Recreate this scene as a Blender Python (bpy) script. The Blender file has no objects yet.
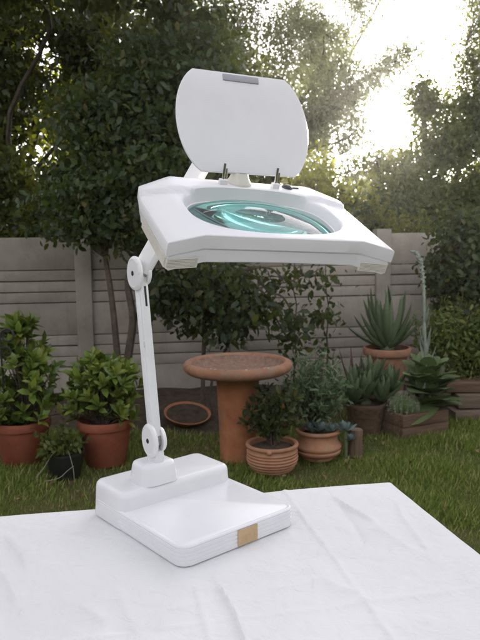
import bpy, bmesh, math, random
import numpy as np
from mathutils import Vector, Matrix, Euler

R = math.radians
scene = bpy.context.scene
col = scene.collection
rng = np.random.default_rng(11)
random.seed(5)

# ------------------------------------------------------------------ camera
CAM_H, PITCH, ROLL = 1.40, R(6.4), R(0.8)
fwd = Vector((0, math.cos(PITCH), -math.sin(PITCH)))
r0 = Vector((1, 0, 0)); u0 = r0.cross(fwd)
right = math.cos(ROLL) * r0 - math.sin(ROLL) * u0
up = right.cross(fwd)
cam_d = bpy.data.cameras.new('camera')
cam = bpy.data.objects.new('camera', cam_d); col.objects.link(cam)
cam.matrix_world = Matrix(((right.x, up.x, -fwd.x, 0), (right.y, up.y, -fwd.y, 0), (right.z, up.z, -fwd.z, CAM_H), (0, 0, 0, 1)))
cam_d.sensor_fit = 'VERTICAL'; cam_d.sensor_height = 36; cam_d.lens = 36
cam_d.clip_start = 0.05; cam_d.clip_end = 600
cam_d.dof.use_dof = True; cam_d.dof.focus_distance = 1.3; cam_d.dof.aperture_fstop = 11
scene.camera = cam
scene.render.resolution_x, scene.render.resolution_y = 768, 1024

# ------------------------------------------------------------------ sky, sun, exposure
SUN_EL, SUN_AZ = R(10), R(14)          # azimuth from +Y towards +X
world = bpy.data.worlds.new('World'); scene.world = world; world.use_nodes = True
wn = world.node_tree; wn.nodes.clear()
sky = wn.nodes.new('ShaderNodeTexSky'); sky.sky_type = 'NISHITA'; sky.sun_disc = False
sky.sun_elevation = SUN_EL; sky.sun_rotation = SUN_AZ
sky.air_density = 1.0; sky.dust_density = 1.0; sky.ozone_density = 1.0
bg = wn.nodes.new('ShaderNodeBackground'); bg.inputs['Strength'].default_value = 0.15
wo = wn.nodes.new('ShaderNodeOutputWorld')
hz = wn.nodes.new('ShaderNodeHueSaturation'); hz.inputs['Saturation'].default_value = 0.13      # thin even overcast
wb = wn.nodes.new('ShaderNodeMix'); wb.data_type = 'RGBA'; wb.blend_type = 'MULTIPLY'; wb.inputs[0].default_value = 1; wb.inputs[7].default_value = (1.025, .983, 1.02, 1)      # white balance
wn.links.new(sky.outputs[0], hz.inputs['Color']); wn.links.new(hz.outputs[0], wb.inputs[6]); wn.links.new(wb.outputs[2], bg.inputs[0]); wn.links.new(bg.outputs[0], wo.inputs[0])
sun_d = bpy.data.lights.new('sun', 'SUN'); sun_d.energy = 4.6; sun_d.angle = R(2); sun_d.color = (1, .93, .82)
sun = bpy.data.objects.new('sun', sun_d); col.objects.link(sun)
sdir = Vector((math.sin(SUN_AZ) * math.cos(SUN_EL), math.cos(SUN_AZ) * math.cos(SUN_EL), math.sin(SUN_EL)))
sun.rotation_euler = sdir.to_track_quat('Z', 'Y').to_euler(); sun.location = sdir * 40
vs = scene.view_settings
vs.view_transform = 'Standard'; vs.look = 'None'; vs.gamma = 1; vs.use_curve_mapping = False; vs.exposure = 2.18

# ------------------------------------------------------------------ helpers
F = 640.0
def at(x, y, Y):
    """photo pixel -> world point at distance Y"""
    d = fwd + right * ((x - 240) / F) - up * ((y - 320) / F)
    return Vector((0, 0, CAM_H)) + d * (Y / d.y)
def on(x, y, z=0.0):
    d = fwd + right * ((x - 240) / F) - up * ((y - 320) / F)
    return Vector((0, 0, CAM_H)) + d * ((z - CAM_H) / d.z)

def tag(o, label=None, cat=None, group=None, kind=None):
    if label: o['label'] = label
    if cat: o['category'] = cat
    if group: o['group'] = group
    if kind: o['kind'] = kind
    return o
def thing(name, label, cat, loc=(0, 0, 0), group=None, rz=0):
    o = bpy.data.objects.new(name, None); col.objects.link(o)
    o.empty_display_size = .05; o.location = loc; o.rotation_euler = (0, 0, rz)
    return tag(o, label, cat, group)

class MB:
    def __init__(s): s.v = []; s.f = []
    def add(s, vs, fs):
        n = len(s.v); s.v += [tuple(v) for v in vs]; s.f += [tuple(i + n for i in f) for f in fs]; return s
    def box(s, c, size, M=None, bev=0.0):
        bm = bmesh.new(); bmesh.ops.create_cube(bm, size=1)
        for v in bm.verts: v.co = Vector((v.co.x * size[0], v.co.y * size[1], v.co.z * size[2]))
        if bev > 0: bmesh.ops.bevel(bm, geom=bm.edges[:], offset=bev, segments=2, affect='EDGES', profile=.5)
        if M is not None: bmesh.ops.transform(bm, matrix=M.to_4x4(), verts=bm.verts)
        c = Vector(c); bm.verts.index_update()
        s.add([v.co + c for v in bm.verts], [[v.index for v in f.verts] for f in bm.faces]); bm.free(); return s
    def tube(s, pts, rad, sides=8, cap=True):
        pts = [Vector(p) for p in pts]; n = len(pts)
        if not hasattr(rad, '__len__'): rad = [rad] * n
        vs = []; ref = None
        for i, p in enumerate(pts):
            t = (pts[min(i + 1, n - 1)] - pts[max(i - 1, 0)])
            t = t.normalized() if t.length > 1e-9 else Vector((0, 0, 1))
            if ref is None: ref = t.orthogonal().normalized()
            ref = (ref - t * ref.dot(t)); ref = ref.normalized() if ref.length > 1e-6 else t.orthogonal().normalized()
            b = t.cross(ref)
            for k in range(sides):
                a = 2 * math.pi * k / sides; vs.append(p + (ref * math.cos(a) + b * math.sin(a)) * rad[i])
        fs = [(i * sides + k, i * sides + (k + 1) % sides, (i + 1) * sides + (k + 1) % sides, (i + 1) * sides + k) for i in range(n - 1) for k in range(sides)]
        if cap: fs += [tuple(range(sides))[::-1], tuple((n - 1) * sides + k for k in range(sides))]
        return s.add(vs, fs)
    def lathe(s, prof, seg=48, M=None, c=(0, 0, 0), wob=0.0, closed=False):
        c = Vector(c); vs = []
        for (r, z) in prof:
            for k in range(seg):
                a = 2 * math.pi * k / seg
                rr = r * (1 + wob * (math.sin(2 * a + z * 9) + .6 * math.sin(5 * a + z * 23)))
                p = Vector((rr * math.cos(a), rr * math.sin(a), z))
                vs.append((M @ p if M is not None else p) + c)
        n = len(prof)
        fs = [(i * seg + k, i * seg + (k + 1) % seg, (i + 1) * seg + (k + 1) % seg, (i + 1) * seg + k) for i in range(n - 1) for k in range(seg)]
        if closed: fs += [tuple(range(seg))[::-1], tuple((n - 1) * seg + k for k in range(seg))]
        return s.add(vs, fs)
    def mesh(s, name, mat, smooth=40):
        m = bpy.data.meshes.new(name); m.from_pydata(s.v, [], s.f); m.validate(); m.update()
        if mat: m.materials.append(mat)
        if smooth:
            m.shade_smooth(); m.set_sharp_from_angle(angle=R(smooth))
        return m
    def build(s, name, mat, parent=None, smooth=40, off=(0, 0, 0)):
        if any(off): s.v = [(v[0] - off[0], v[1] - off[1], v[2] - off[2]) for v in s.v]
        return link(name, s.mesh(name, mat, smooth), parent)
def smooth_path(pts, k=6):
    pts = [Vector(p) for p in pts]; q = [pts[0]] + pts + [pts[-1]]; out = []
    for i in range(1, len(q) - 2):
        a, b, c, d = q[i - 1], q[i], q[i + 1], q[i + 2]
        for j in range(k):
            t = j / k; out.append(.5 * ((2 * b) + (c - a) * t + (2 * a - 5 * b + 4 * c - d) * t * t + (3 * b - a - 3 * c + d) * t ** 3))
    return out + [pts[-1]]
def link(name, mesh, parent=None, M=None):
    o = bpy.data.objects.new(name, mesh); col.objects.link(o)
    if parent is not None: o.parent = parent
    if M is not None: o.matrix_local = M
    return o

def fast_mesh(name, V, Fc, mat, smooth=False):
    """V (n,3) float, Fc (m,k) int"""
    m = bpy.data.meshes.new(name); V = np.ascontiguousarray(V, np.float32); k = Fc.shape[1]
    m.vertices.add(len(V)); m.vertices.foreach_set('co', V.ravel())
    m.loops.add(Fc.size); m.loops.foreach_set('vertex_index', Fc.astype(np.int32).ravel())
    m.polygons.add(len(Fc)); m.polygons.foreach_set('loop_start', np.arange(0, Fc.size, k, dtype=np.int32))
    if smooth: m.polygons.foreach_set('use_smooth', np.ones(len(Fc), bool))
    m.update(calc_edges=True); m.validate()
    if mat: m.materials.append(mat)
    return m

def norm(a): return a / np.maximum(np.linalg.norm(a, axis=-1, keepdims=True), 1e-9)
# leaf templates: x across, y along, z normal
def leaf_tpl(w, curl=.12, fold=.12, kind='oval'):
    if kind == 'diamond':
        V = np.array([[0, 0, 0], [w, .45, fold], [0, 1, -curl], [-w, .45, fold]], float); Q = np.array([[0, 1, 2, 3]])
    else:
        V = np.array([[0, 0, 0], [w * .8, .3, fold * .8], [0, .35, 0], [-w * .8, .3, fold * .8],
                      [w * .85, .68, fold * .5 - curl * .35], [0, .7, -curl * .3], [-w * .85, .68, fold * .5 - curl * .35], [0, 1, -curl]], float)
        Q = np.array([[0, 1, 2, 0], [0, 2, 3, 0], [2, 1, 4, 5], [3, 2, 5, 6], [5, 4, 7, 5], [6, 5, 7, 6]])
        Q = None
        T = np.array([[0, 1, 2], [0, 2, 3], [2, 1, 4], [2, 4, 5], [3, 2, 5], [3, 5, 6], [5, 4, 7], [6, 5, 7]])
        return V, T
    return V, Q
def scatter(tpl, pos, d, nrm, size):
    """place a template: y along d, z near nrm"""
    V, T = tpl; d = norm(d); x = norm(np.cross(d, nrm)); z = np.cross(x, d)
    B = np.stack([x, d, z], 1) * size[:, None, None]
    P = np.einsum('vk,nkj->nvj', V, B) + pos[:, None, :]
    Fc = (T[None] + (np.arange(len(pos)) * len(V))[:, None, None]).reshape(-1, T.shape[1])
    return P.reshape(-1, 3), Fc

# ------------------------------------------------------------------ materials
def mat(name):
    m = bpy.data.materials.new(name); m.use_nodes = True; nt = m.node_tree
    return m, nt, nt.nodes['Principled BSDF']
def nd(nt, t, **kw):
    n = nt.nodes.new(t)
    for k, v in kw.items():
        if k in n.inputs: n.inputs[k].default_value = v
        else: setattr(n, k, v)
    return n
def ramp(nt, fac, stops):
    r = nt.nodes.new('ShaderNodeValToRGB'); e = r.color_ramp.elements
    while len(e) < len(stops): e.new(.5)
    for i, (p, c) in enumerate(stops): e[i].position = p; e[i].color = (*c, 1) if len(c) == 3 else c
    nt.links.new(fac, r.inputs[0]); return r
def coords(nt, kind='Object'):
    return nt.nodes.new('ShaderNodeTexCoord').outputs[kind]
def noisy(name, stops, scale=8, rough=.7, bump=.2, bscale=60, bdist=.002, detail=6, spec=.4, kind='Object', second=None):
    m, nt, b = mat(name); co = coords(nt, kind)
    n = nd(nt, 'ShaderNodeTexNoise', Scale=scale, Detail=detail, Roughness=.65); nt.links.new(co, n.inputs['Vector'])
    r = ramp(nt, n.outputs['Fac'], stops); out = r.outputs[0]
    if second:      # (scale, threshold lo, hi, colour)
        n3 = nd(nt, 'ShaderNodeTexNoise', Scale=second[0], Detail=8, Roughness=.7); nt.links.new(co, n3.inputs['Vector'])
        rr = ramp(nt, n3.outputs['Fac'], [(second[1], (0, 0, 0)), (second[2], (1, 1, 1))])
        mx = nd(nt, 'ShaderNodeMix', data_type='RGBA'); nt.links.new(rr.outputs[0], mx.inputs[0]); nt.links.new(out, mx.inputs[6]); mx.inputs[7].default_value = (*second[3], 1)
        out = mx.outputs[2]
    nt.links.new(out, b.inputs['Base Color'])
    b.inputs['Roughness'].default_value = rough; b.inputs['Specular IOR Level'].default_value = spec
    n2 = nd(nt, 'ShaderNodeTexNoise', Scale=bscale, Detail=5, Roughness=.6); nt.links.new(co, n2.inputs['Vector'])
    bp = nd(nt, 'ShaderNodeBump', Strength=bump, Distance=bdist); nt.links.new(n2.outputs['Fac'], bp.inputs['Height'])
    nt.links.new(bp.outputs[0], b.inputs['Normal']); return m
def leafmat(name, stops, trans=.4, tcol=(.25, .32, .03), rough=.5, spec=.35):
    m, nt, b = mat(name)
    g = nt.nodes.new('ShaderNodeNewGeometry')
    r = ramp(nt, g.outputs['Random Per Island'], stops)
    oi = nt.nodes.new('ShaderNodeObjectInfo')
    hs = nd(nt, 'ShaderNodeHueSaturation'); nt.links.new(r.outputs[0], hs.inputs['Color'])
    mp = nd(nt, 'ShaderNodeMapRange'); mp.inputs[3].default_value = .82; mp.inputs[4].default_value = 1.2
    nt.links.new(oi.outputs['Random'], mp.inputs[0]); nt.links.new(mp.outputs[0], hs.inputs['Value'])
    nt.links.new(hs.outputs[0], b.inputs['Base Color']); b.inputs['Roughness'].default_value = rough; b.inputs['Specular IOR Level'].default_value = spec
    if trans > 0:
        t = nt.nodes.new('ShaderNodeBsdfTranslucent')
        mx = nd(nt, 'ShaderNodeMix', data_type='RGBA'); mx.inputs[0].default_value = .65
        nt.links.new(hs.outputs[0], mx.inputs[6]); mx.inputs[7].default_value = (*tcol, 1)
        nt.links.new(mx.outputs[2], t.inputs[0])
        ms = nd(nt, 'ShaderNodeMixShader'); ms.inputs[0].default_value = trans
        nt.links.new(b.outputs[0], ms.inputs[1]); nt.links.new(t.outputs[0], ms.inputs[2])
        nt.links.new(ms.outputs[0], nt.nodes['Material Output'].inputs[0])
    return m
def plain(name, c, rough=.5, metal=0, spec=.5):
    m, nt, b = mat(name); b.inputs['Base Color'].default_value = (*c, 1); b.inputs['Roughness'].default_value = rough
    b.inputs['Metallic'].default_value = metal; b.inputs['Specular IOR Level'].default_value = spec; return m

M = {}
M['plastic'] = noisy('white_plastic', [(.3, (.745, .745, .765)), (.7, (.80, .80, .825))], 7, .27, .05, 160, .0005, second=(30, .66, .9, (.66, .64, .60)))
M['enamel'] = noisy('white_enamel', [(.3, (.76, .76, .77)), (.7, (.83, .83, .84))], 9, .33, .06, 180, .0008, second=(40, .62, .76, (.52, .49, .44)))
M['aged'] = noisy('aged_plastic', [(.3, (.66, .63, .55)), (.7, (.76, .74, .67))], 20, .5, .05, 200, .0006)
M['slot'] = plain('grey_plastic', (.36, .36, .40), .5)
M['dark'] = plain('black_plastic', (.02, .02, .022), .45)
M['chrome'] = plain('chrome', (.75, .75, .76), .15, 1.0)
M['steel'] = plain('dull_steel', (.32, .31, .30), .4, .8)
M['tape'] = noisy('brown_tape', [(.3, (.46, .31, .16)), (.7, (.60, .44, .27))], 30, .45, .1, 120, .0005)
M['cloth'] = None
M['wall'] = None
M['terra'] = noisy('terracotta', [(.25, (.25, .085, .038)), (.55, (.37, .145, .066)), (.8, (.44, .21, .12))], 9, .85, .4, 70, .002, second=(6, .52, .74, (.20, .125, .08)))
M['terra_red'] = noisy('red_terracotta', [(.3, (.21, .055, .030)), (.7, (.32, .10, .055))], 7, .68, .2, 90, .001, second=(6, .54, .8, (.17, .085, .055)))
M['terra_pale'] = noisy('pale_terracotta', [(.25, (.34, .16, .09)), (.6, (.45, .23, .135)), (.85, (.55, .34, .23))], 10, .85, .3, 80, .002, second=(9, .52, .72, (.30, .20, .13)))
M['bathin'] = noisy('pebbled_terracotta', [(.3, (.17, .10, .07)), (.5, (.23, .145, .105)), (.75, (.30, .22, .17))], 38, .9, .5, 60, .003)
M['bath'] = noisy('weathered_terracotta', [(.25, (.20, .095, .055)), (.5, (.31, .15, .085)), (.75, (.38, .22, .15))], 11, .9, .5, 60, .003, second=(13, .5, .68, (.24, .19, .145)))
M['soil'] = noisy('soil', [(.3, (.035, .024, .016)), (.7, (.10, .07, .047))], 14, .95, 1.0, 50, .02)
M['wood'] = None
M['bark'] = noisy('bark', [(.3, (.05, .038, .028)), (.7, (.13, .10, .075))], 18, .9, .8, 60, .008)
M['iron'] = noisy('wrought_iron', [(.3, (.015, .015, .015)), (.7, (.03, .028, .026))], 30, .55, .2, 90, .001)
M['blackpot'] = plain('black_pot_plastic', (.02, .022, .02), .5)
M['twig'] = noisy('pale_twig', [(.3, (.32, .29, .23)), (.7, (.45, .42, .35))], 40, .8, .2, 90, .001)

def m_cloth():
    m, nt, b = mat('white_cotton'); co = coords(nt)
    n = nd(nt, 'ShaderNodeTexNoise', Scale=3, Detail=5); nt.links.new(co, n.inputs['Vector'])
    r = ramp(nt, n.outputs['Fac'], [(.3, (.70, .70, .71)), (.7, (.765, .765, .775))]); nt.links.new(r.outputs[0], b.inputs['Base Color'])
    b.inputs['Roughness'].default_value = .9; b.inputs['Specular IOR Level'].default_value = .15
    b.inputs['Sheen Weight'].default_value = .15
    n2 = nd(nt, 'ShaderNodeTexNoise', Scale=26, Detail=4, Roughness=.55, Distortion=.8); nt.links.new(co, n2.inputs['Vector'])
    w = nd(nt, 'ShaderNodeTexNoise', Scale=900, Detail=1); nt.links.new(co, w.inputs['Vector'])
    b1 = nd(nt, 'ShaderNodeBump', Strength=.85, Distance=.006); nt.links.new(n2.outputs['Fac'], b1.inputs['Height'])
    b2 = nd(nt, 'ShaderNodeBump', Strength=.2, Distance=.0006); nt.links.new(w.outputs['Fac'], b2.inputs['Height']); nt.links.new(b1.outputs[0], b2.inputs['Normal'])
    nt.links.new(b2.outputs[0], b.inputs['Normal']); return m
M['cloth'] = m_cloth()
def m_wall():
    m, nt, b = mat('painted_concrete'); co = coords(nt, 'Generated'); g = nt.nodes.new('ShaderNodeNewGeometry')
    n = nd(nt, 'ShaderNodeTexNoise', Scale=2.2, Detail=8, Roughness=.7); nt.links.new(g.outputs['Position'], n.inputs['Vector'])
    r = ramp(nt, n.outputs['Fac'], [(.3, (.25, .225, .185)), (.52, (.345, .31, .26)), (.75, (.41, .375, .325))])
    mp = nd(nt, 'ShaderNodeMapping'); mp.inputs['Scale'].default_value = (9, 9, .8); nt.links.new(g.outputs['Position'], mp.inputs[0])
    n2 = nd(nt, 'ShaderNodeTexNoise', Scale=1.5, Detail=7, Roughness=.7); nt.links.new(mp.outputs[0], n2.inputs['Vector'])
    rr = ramp(nt, n2.outputs['Fac'], [(.55, (0, 0, 0)), (.8, (.45, .45, .45))])
    mx = nd(nt, 'ShaderNodeMix', data_type='RGBA'); nt.links.new(rr.outputs[0], mx.inputs[0]); nt.links.new(r.outputs[0], mx.inputs[6]); mx.inputs[7].default_value = (.15, .14, .11, 1)
    oi = nt.nodes.new('ShaderNodeObjectInfo'); hs = nd(nt, 'ShaderNodeHueSaturation'); q = nd(nt, 'ShaderNodeMapRange')
    q.inputs[3].default_value = .88; q.inputs[4].default_value = 1.1; nt.links.new(oi.outputs['Random'], q.inputs[0]); nt.links.new(q.outputs[0], hs.inputs['Value'])
    nt.links.new(mx.outputs[2], hs.inputs['Color']); nt.links.new(hs.outputs[0], b.inputs['Base Color']); b.inputs['Roughness'].default_value = .9
    n3 = nd(nt, 'ShaderNodeTexNoise', Scale=45, Detail=6); nt.links.new(g.outputs['Position'], n3.inputs['Vector'])
    bp = nd(nt, 'ShaderNodeBump', Strength=.4, Distance=.006); nt.links.new(n3.outputs['Fac'], bp.inputs['Height']); nt.links.new(bp.outputs[0], b.inputs['Normal']); return m
M['wall'] = m_wall()
def m_wood(name, a, c, s=(2, 30, 30)):
    m, nt, b = mat(name); co = coords(nt)
    mp = nd(nt, 'ShaderNodeMapping'); mp.inputs['Scale'].default_value = s; nt.links.new(co, mp.inputs[0])
    n = nd(nt, 'ShaderNodeTexNoise', Scale=1.5, Detail=8, Roughness=.7); nt.links.new(mp.outputs[0], n.inputs['Vector'])
    r = ramp(nt, n.outputs['Fac'], [(.3, a), (.7, c)]); nt.links.new(r.outputs[0], b.inputs['Base Color']); b.inputs['Roughness'].default_value = .85
    bp = nd(nt, 'ShaderNodeBump', Strength=.5, Distance=.004); nt.links.new(n.outputs['Fac'], bp.inputs['Height']); nt.links.new(bp.outputs[0], b.inputs['Normal']); return m
M['wood'] = m_wood('weathered_timber', (.07, .042, .026), (.20, .125, .08))
M['sleeper'] = m_wood('old_sleeper', (.09, .065, .045), (.24, .18, .13))
M['log'] = m_wood('log_bark', (.07, .045, .03), (.20, .13, .085), (30, 30, 2))
def m_ground():
    m, nt, b = mat('lawn_ground'); g = nt.nodes.new('ShaderNodeNewGeometry')
    n = nd(nt, 'ShaderNodeTexNoise', Scale=1.3, Detail=9, Roughness=.7); nt.links.new(g.outputs['Position'], n.inputs['Vector'])
    r = ramp(nt, n.outputs['Fac'], [(.32, (.12, .085, .05)), (.45, (.10, .09, .04)), (.6, (.07, .09, .03)), (.8, (.085, .11, .035))]); nt.links.new(r.outputs[0], b.inputs['Base Color'])
    b.inputs['Roughness'].default_value = 1; b.inputs['Specular IOR Level'].default_value = .1
    n3 = nd(nt, 'ShaderNodeTexNoise', Scale=40, Detail=6); nt.links.new(g.outputs['Position'], n3.inputs['Vector'])
    bp = nd(nt, 'ShaderNodeBump', Strength=.8, Distance=.02); nt.links.new(n3.outputs['Fac'], bp.inputs['Height']); nt.links.new(bp.outputs[0], b.inputs['Normal']); return m
M['ground'] = m_ground()
def m_lens():
    m, nt, b = mat('tinted_glass'); b.inputs['Base Color'].default_value = (.34, .88, .84, 1); b.inputs['Roughness'].default_value = .012
    b.inputs['Transmission Weight'].default_value = 1; b.inputs['IOR'].default_value = 1.52; return m
M['glass'] = m_lens()

G = {}
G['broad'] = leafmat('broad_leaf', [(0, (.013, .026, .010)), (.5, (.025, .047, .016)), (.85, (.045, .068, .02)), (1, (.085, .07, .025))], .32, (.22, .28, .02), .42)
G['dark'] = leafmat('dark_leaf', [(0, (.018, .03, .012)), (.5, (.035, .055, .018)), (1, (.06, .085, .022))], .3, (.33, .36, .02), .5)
G['fine'] = leafmat('fine_leaf', [(0, (.075, .09, .055)), (.5, (.10, .12, .072)), (1, (.15, .165, .10))], .45, (.34, .37, .14), .6)  # pale veil of sun glare put into the leaf colour, lighter and greyer
G['yellow'] = leafmat('yellow_green_leaf', [(0, (.05, .07, .012)), (.5, (.08, .10, .016)), (1, (.12, .13, .02))], .55, (.50, .55, .03), .5)
G['mid'] = leafmat('mid_green_leaf', [(0, (.03, .045, .014)), (.5, (.05, .075, .02)), (1, (.085, .105, .03))], .42, (.36, .40, .04), .5)
G['shrub'] = leafmat('glossy_shrub_leaf', [(0, (.05, .09, .016)), (.5, (.11, .175, .028)), (.93, (.22, .27, .045)), (1, (.34, .30, .06))], .25, (.28, .35, .03), .36, .5)
G['young'] = leafmat('young_shrub_leaf', [(0, (.12, .17, .028)), (1, (.26, .30, .055))], .25, (.3, .35, .04), .36, .5)
G['small'] = leafmat('small_dark_leaf', [(0, (.02, .035, .015)), (.6, (.045, .07, .025)), (.95, (.09, .10, .03)), (1, (.30, .10, .03))], .25, (.2, .25, .03))
G['aloe'] = leafmat('aloe_leaf', [(0, (.07, .105, .052)), (1, (.13, .17, .085))], 0, rough=.5)
G['blue'] = leafmat('blue_succulent', [(0, (.13, .19, .18)), (1, (.22, .29, .28))], 0, rough=.6)
G['feather'] = leafmat('grey_green_needle', [(0, (.06, .10, .05)), (.6, (.11, .17, .08)), (1, (.20, .26, .15))], .2, (.2, .3, .1), rough=.6)
G['cab'] = leafmat('fleshy_leaf', [(0, (.10, .15, .055)), (.6, (.17, .23, .085)), (1, (.34, .32, .09))], .12, (.2, .28, .05), rough=.5)
G['silver'] = leafmat('silver_leaf', [(0, (.22, .26, .20)), (1, (.38, .42, .36))], .1, (.3, .35, .2), rough=.7)
G['cactus'] = noisy('cactus_skin', [(.3, (.05, .09, .03)), (.7, (.10, .14, .05))], 20, .6, .2, 60, .003)
G['red'] = leafmat('red_petal', [(0, (.22, .025, .015)), (1, (.38, .05, .02))], .35, (.6, .08, .02), .6)
G['lime'] = leafmat('lime_shrub_leaf', [(0, (.045, .075, .02)), (.6, (.085, .12, .03)), (1, (.17, .18, .05))], .35, (.35, .38, .04))
G['grass'] = leafmat('grass_blade', [(0, (.085, .13, .026)), (.5, (.15, .225, .045)), (.8, (.29, .32, .085)), (1, (.50, .42, .21))], .3, (.26, .34, .04), .6, .25)
G['litter'] = leafmat('dry_leaf', [(0, (.07, .04, .02)), (.6, (.16, .10, .05)), (1, (.30, .22, .12))], .15, (.3, .2, .08), .8)
G['bronze'] = leafmat('dark_red_leaf', [(0, (.06, .03, .025)), (1, (.13, .06, .045))], 0)

# ------------------------------------------------------------------ ground, lawn
def grid_ground():
    mb = MB()
    xs = [-150, -40, -12] + [x * .5 - 8 for x in range(33)] + [12, 40, 150]
    ys = [-150, -40, -8, -3] + [y * .5 - 2 for y in range(25)] + [14, 25, 60, 150]
    for y in ys:
        for x in xs:
            near = abs(x) < 8 and -2 < y < 9
            mb.v.append((x, y, (.012 * math.sin(x * 2.1 + y) * math.sin(y * 1.7) - .012) if near else -.02))
    nx = len(xs)
    mb.f = [(j * nx + i, j * nx + i + 1, (j + 1) * nx + i + 1, (j + 1) * nx + i) for j in range(len(ys) - 1) for i in range(nx - 1)]
    return mb
tag(grid_ground().build('ground', M['ground']), 'garden ground with short patchy lawn', None, None, 'structure')

def soil_bed():
    mb = MB(); nx, ny = 60, 16
    for j in range(ny):
        for i in range(nx):
            x = -4 + 8.6 * i / (nx - 1)
            front = 4.95 + .12 * math.sin(x * 2.3) + .06 * math.sin(x * 6.1) + (.35 if x > .6 else 0) * min(1, (x - .6) * 2 if x > .6 else 0)
            y = front + (6.45 - front) * j / (ny - 1)
            e = min(1, j / 3)
            mb.v.append((x, y, -.02 + e * (.045 + .018 * math.sin(x * 9 + y * 5) * math.sin(y * 11) + .02 * random.random())))
    mb.f = [(j * nx + i, j * nx + i + 1, (j + 1) * nx + i + 1, (j + 1) * nx + i) for j in range(ny - 1) for i in range(nx - 1)]
    tag(mb.build('flower_bed', M['soil']), 'bare dark soil bed along the foot of the garden wall', None, None, 'structure')
soil_bed()

def lawn():
    n = 210000
    y = 1.2 + (5.35 - 1.2) * rng.random(n) ** .8
    x = (rng.random(n) * 2 - 1) * (0.62 * y + .35)
    keep = ~((y > 4.9 + .12 * np.sin(x * 2.3)) & (x < .7))
    # bare worn patches
    pn = np.sin(x * 3.1 + 1.3 * np.sin(y * 2.2)) * np.sin(y * 4.3 + x * 1.7) + .5 * np.sin(x * 9 + y * 7)
    keep &= (pn + rng.random(n) * 1.5) > -.2
    x, y = x[keep], y[keep]; n = len(x)
    pos = np.stack([x, y, .012 * np.sin(x * 2.1 + y) * np.sin(y * 1.7) - .018], 1)
    az = rng.random(n) * 2 * np.pi; lean = rng.normal(.35, .25, n)
    d = np.stack([np.cos(az) * lean, np.sin(az) * lean, np.ones(n)], 1)
    nr = np.stack([np.cos(az + 1.6), np.sin(az + 1.6), .2 * np.ones(n)], 1) + rng.normal(0, .4, (n, 3))
    tall = 1 + .5 * np.sin(x * 5 + y * 3) * np.sin(y * 6.1)
    size = (.03 + .035 * rng.random(n) ** 1.5) * tall
    V = np.array([[-.05, 0, 0], [.05, 0, 0], [.04, .55, .06], [-.04, .55, .06], [0, 1, .28]]); T = np.array([[0, 1, 2], [0, 2, 3], [3, 2, 4]])
    P, Fc = scatter((V, T), pos, d, nr, size)
    o = link('lawn_grass', fast_mesh('lawn_grass', P, Fc, G['grass']))
    tag(o, 'short green and straw coloured lawn grass', 'grass', None, 'stuff')
lawn()

def litter():
    n = 330; g = np.random.default_rng(15); y = g.uniform(2.4, 6.0, n); x = (g.random(n) * 2 - 1) * .62 * y
    pos = np.stack([x, y, np.where(y > 4.9, .045, .02) + g.random(n) * .015], 1); d = g.normal(size=(n, 3)) * np.array([1, 1, .2]); nr = g.normal(size=(n, 3)) * .35 + np.array([0, 0, 1])
    P, Fc = scatter(leaf_tpl(.27, .25, .15), pos, d, nr, .04 * g.uniform(.5, 1.3, n))
    tag(link('leaf_litter', fast_mesh('leaf_litter', P, Fc, G['litter'])), 'dry brown fallen leaves scattered over the lawn and bed', 'leaves', None, 'stuff')
litter()

# ------------------------------------------------------------------ garden wall (precast concrete panels)
WALL_A = math.atan2(.36, 3.2)
def garden_wall():
    p0 = Vector((-1.49, 6.14, -.03)); ca, sa = math.cos(WALL_A), math.sin(WALL_A)
    w = thing('garden_wall', 'weathered beige precast concrete garden wall of plain panels and slats between posts', 'wall', p0, rz=WALL_A)
    sp, H = 1.47, 1.56; ph = H / 5
    post = MB().box((0, 0, H / 2 + .02), (.15, .14, H + .04), bev=.008).mesh('post', M['wall'])
    plain_m = MB().box((0, 0, 0), (sp - .15 + .03, .05, ph - .006), bev=.006).mesh('panel', M['wall'])
    slat_m = MB().box((0, 0, 0), (sp - .15 + .03, .05, ph / 3 - .008), bev=.007).mesh('slat', M['wall'])
    back_m = MB().box((0, 0, 0), (sp - .15 + .02, .02, ph * .98)).mesh('backing', M['wall'])
    r = random.Random(3)
    for i in range(-3, 7):
        link('post', post, w, Matrix.Translation((i * sp, 0, 0)) @ Euler((r.gauss(0, .004), r.gauss(0, .006), 0)).to_matrix().to_4x4())
        if i == 6: break
        cx = (i + .5) * sp
        for k in range(5):
            zc = H - (k + .5) * ph
            if k % 2 == 0:
                link('panel', plain_m, w, Matrix.Translation((cx, r.gauss(0, .003), zc)) @ Euler((r.gauss(0, .006), r.gauss(0, .002), 0)).to_matrix().to_4x4())
            else:
                link('backing', back_m, w, Matrix.Translation((cx, .03, zc)))
                for q in range(3):
                    link('slat', slat_m, w, Matrix.Translation((cx, -.002 + r.gauss(0, .003), zc + (1 - q) * ph / 3)) @ Euler((-.035 + r.gauss(0, .01), r.gauss(0, .0025), 0)).to_matrix().to_4x4())
garden_wall()

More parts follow.
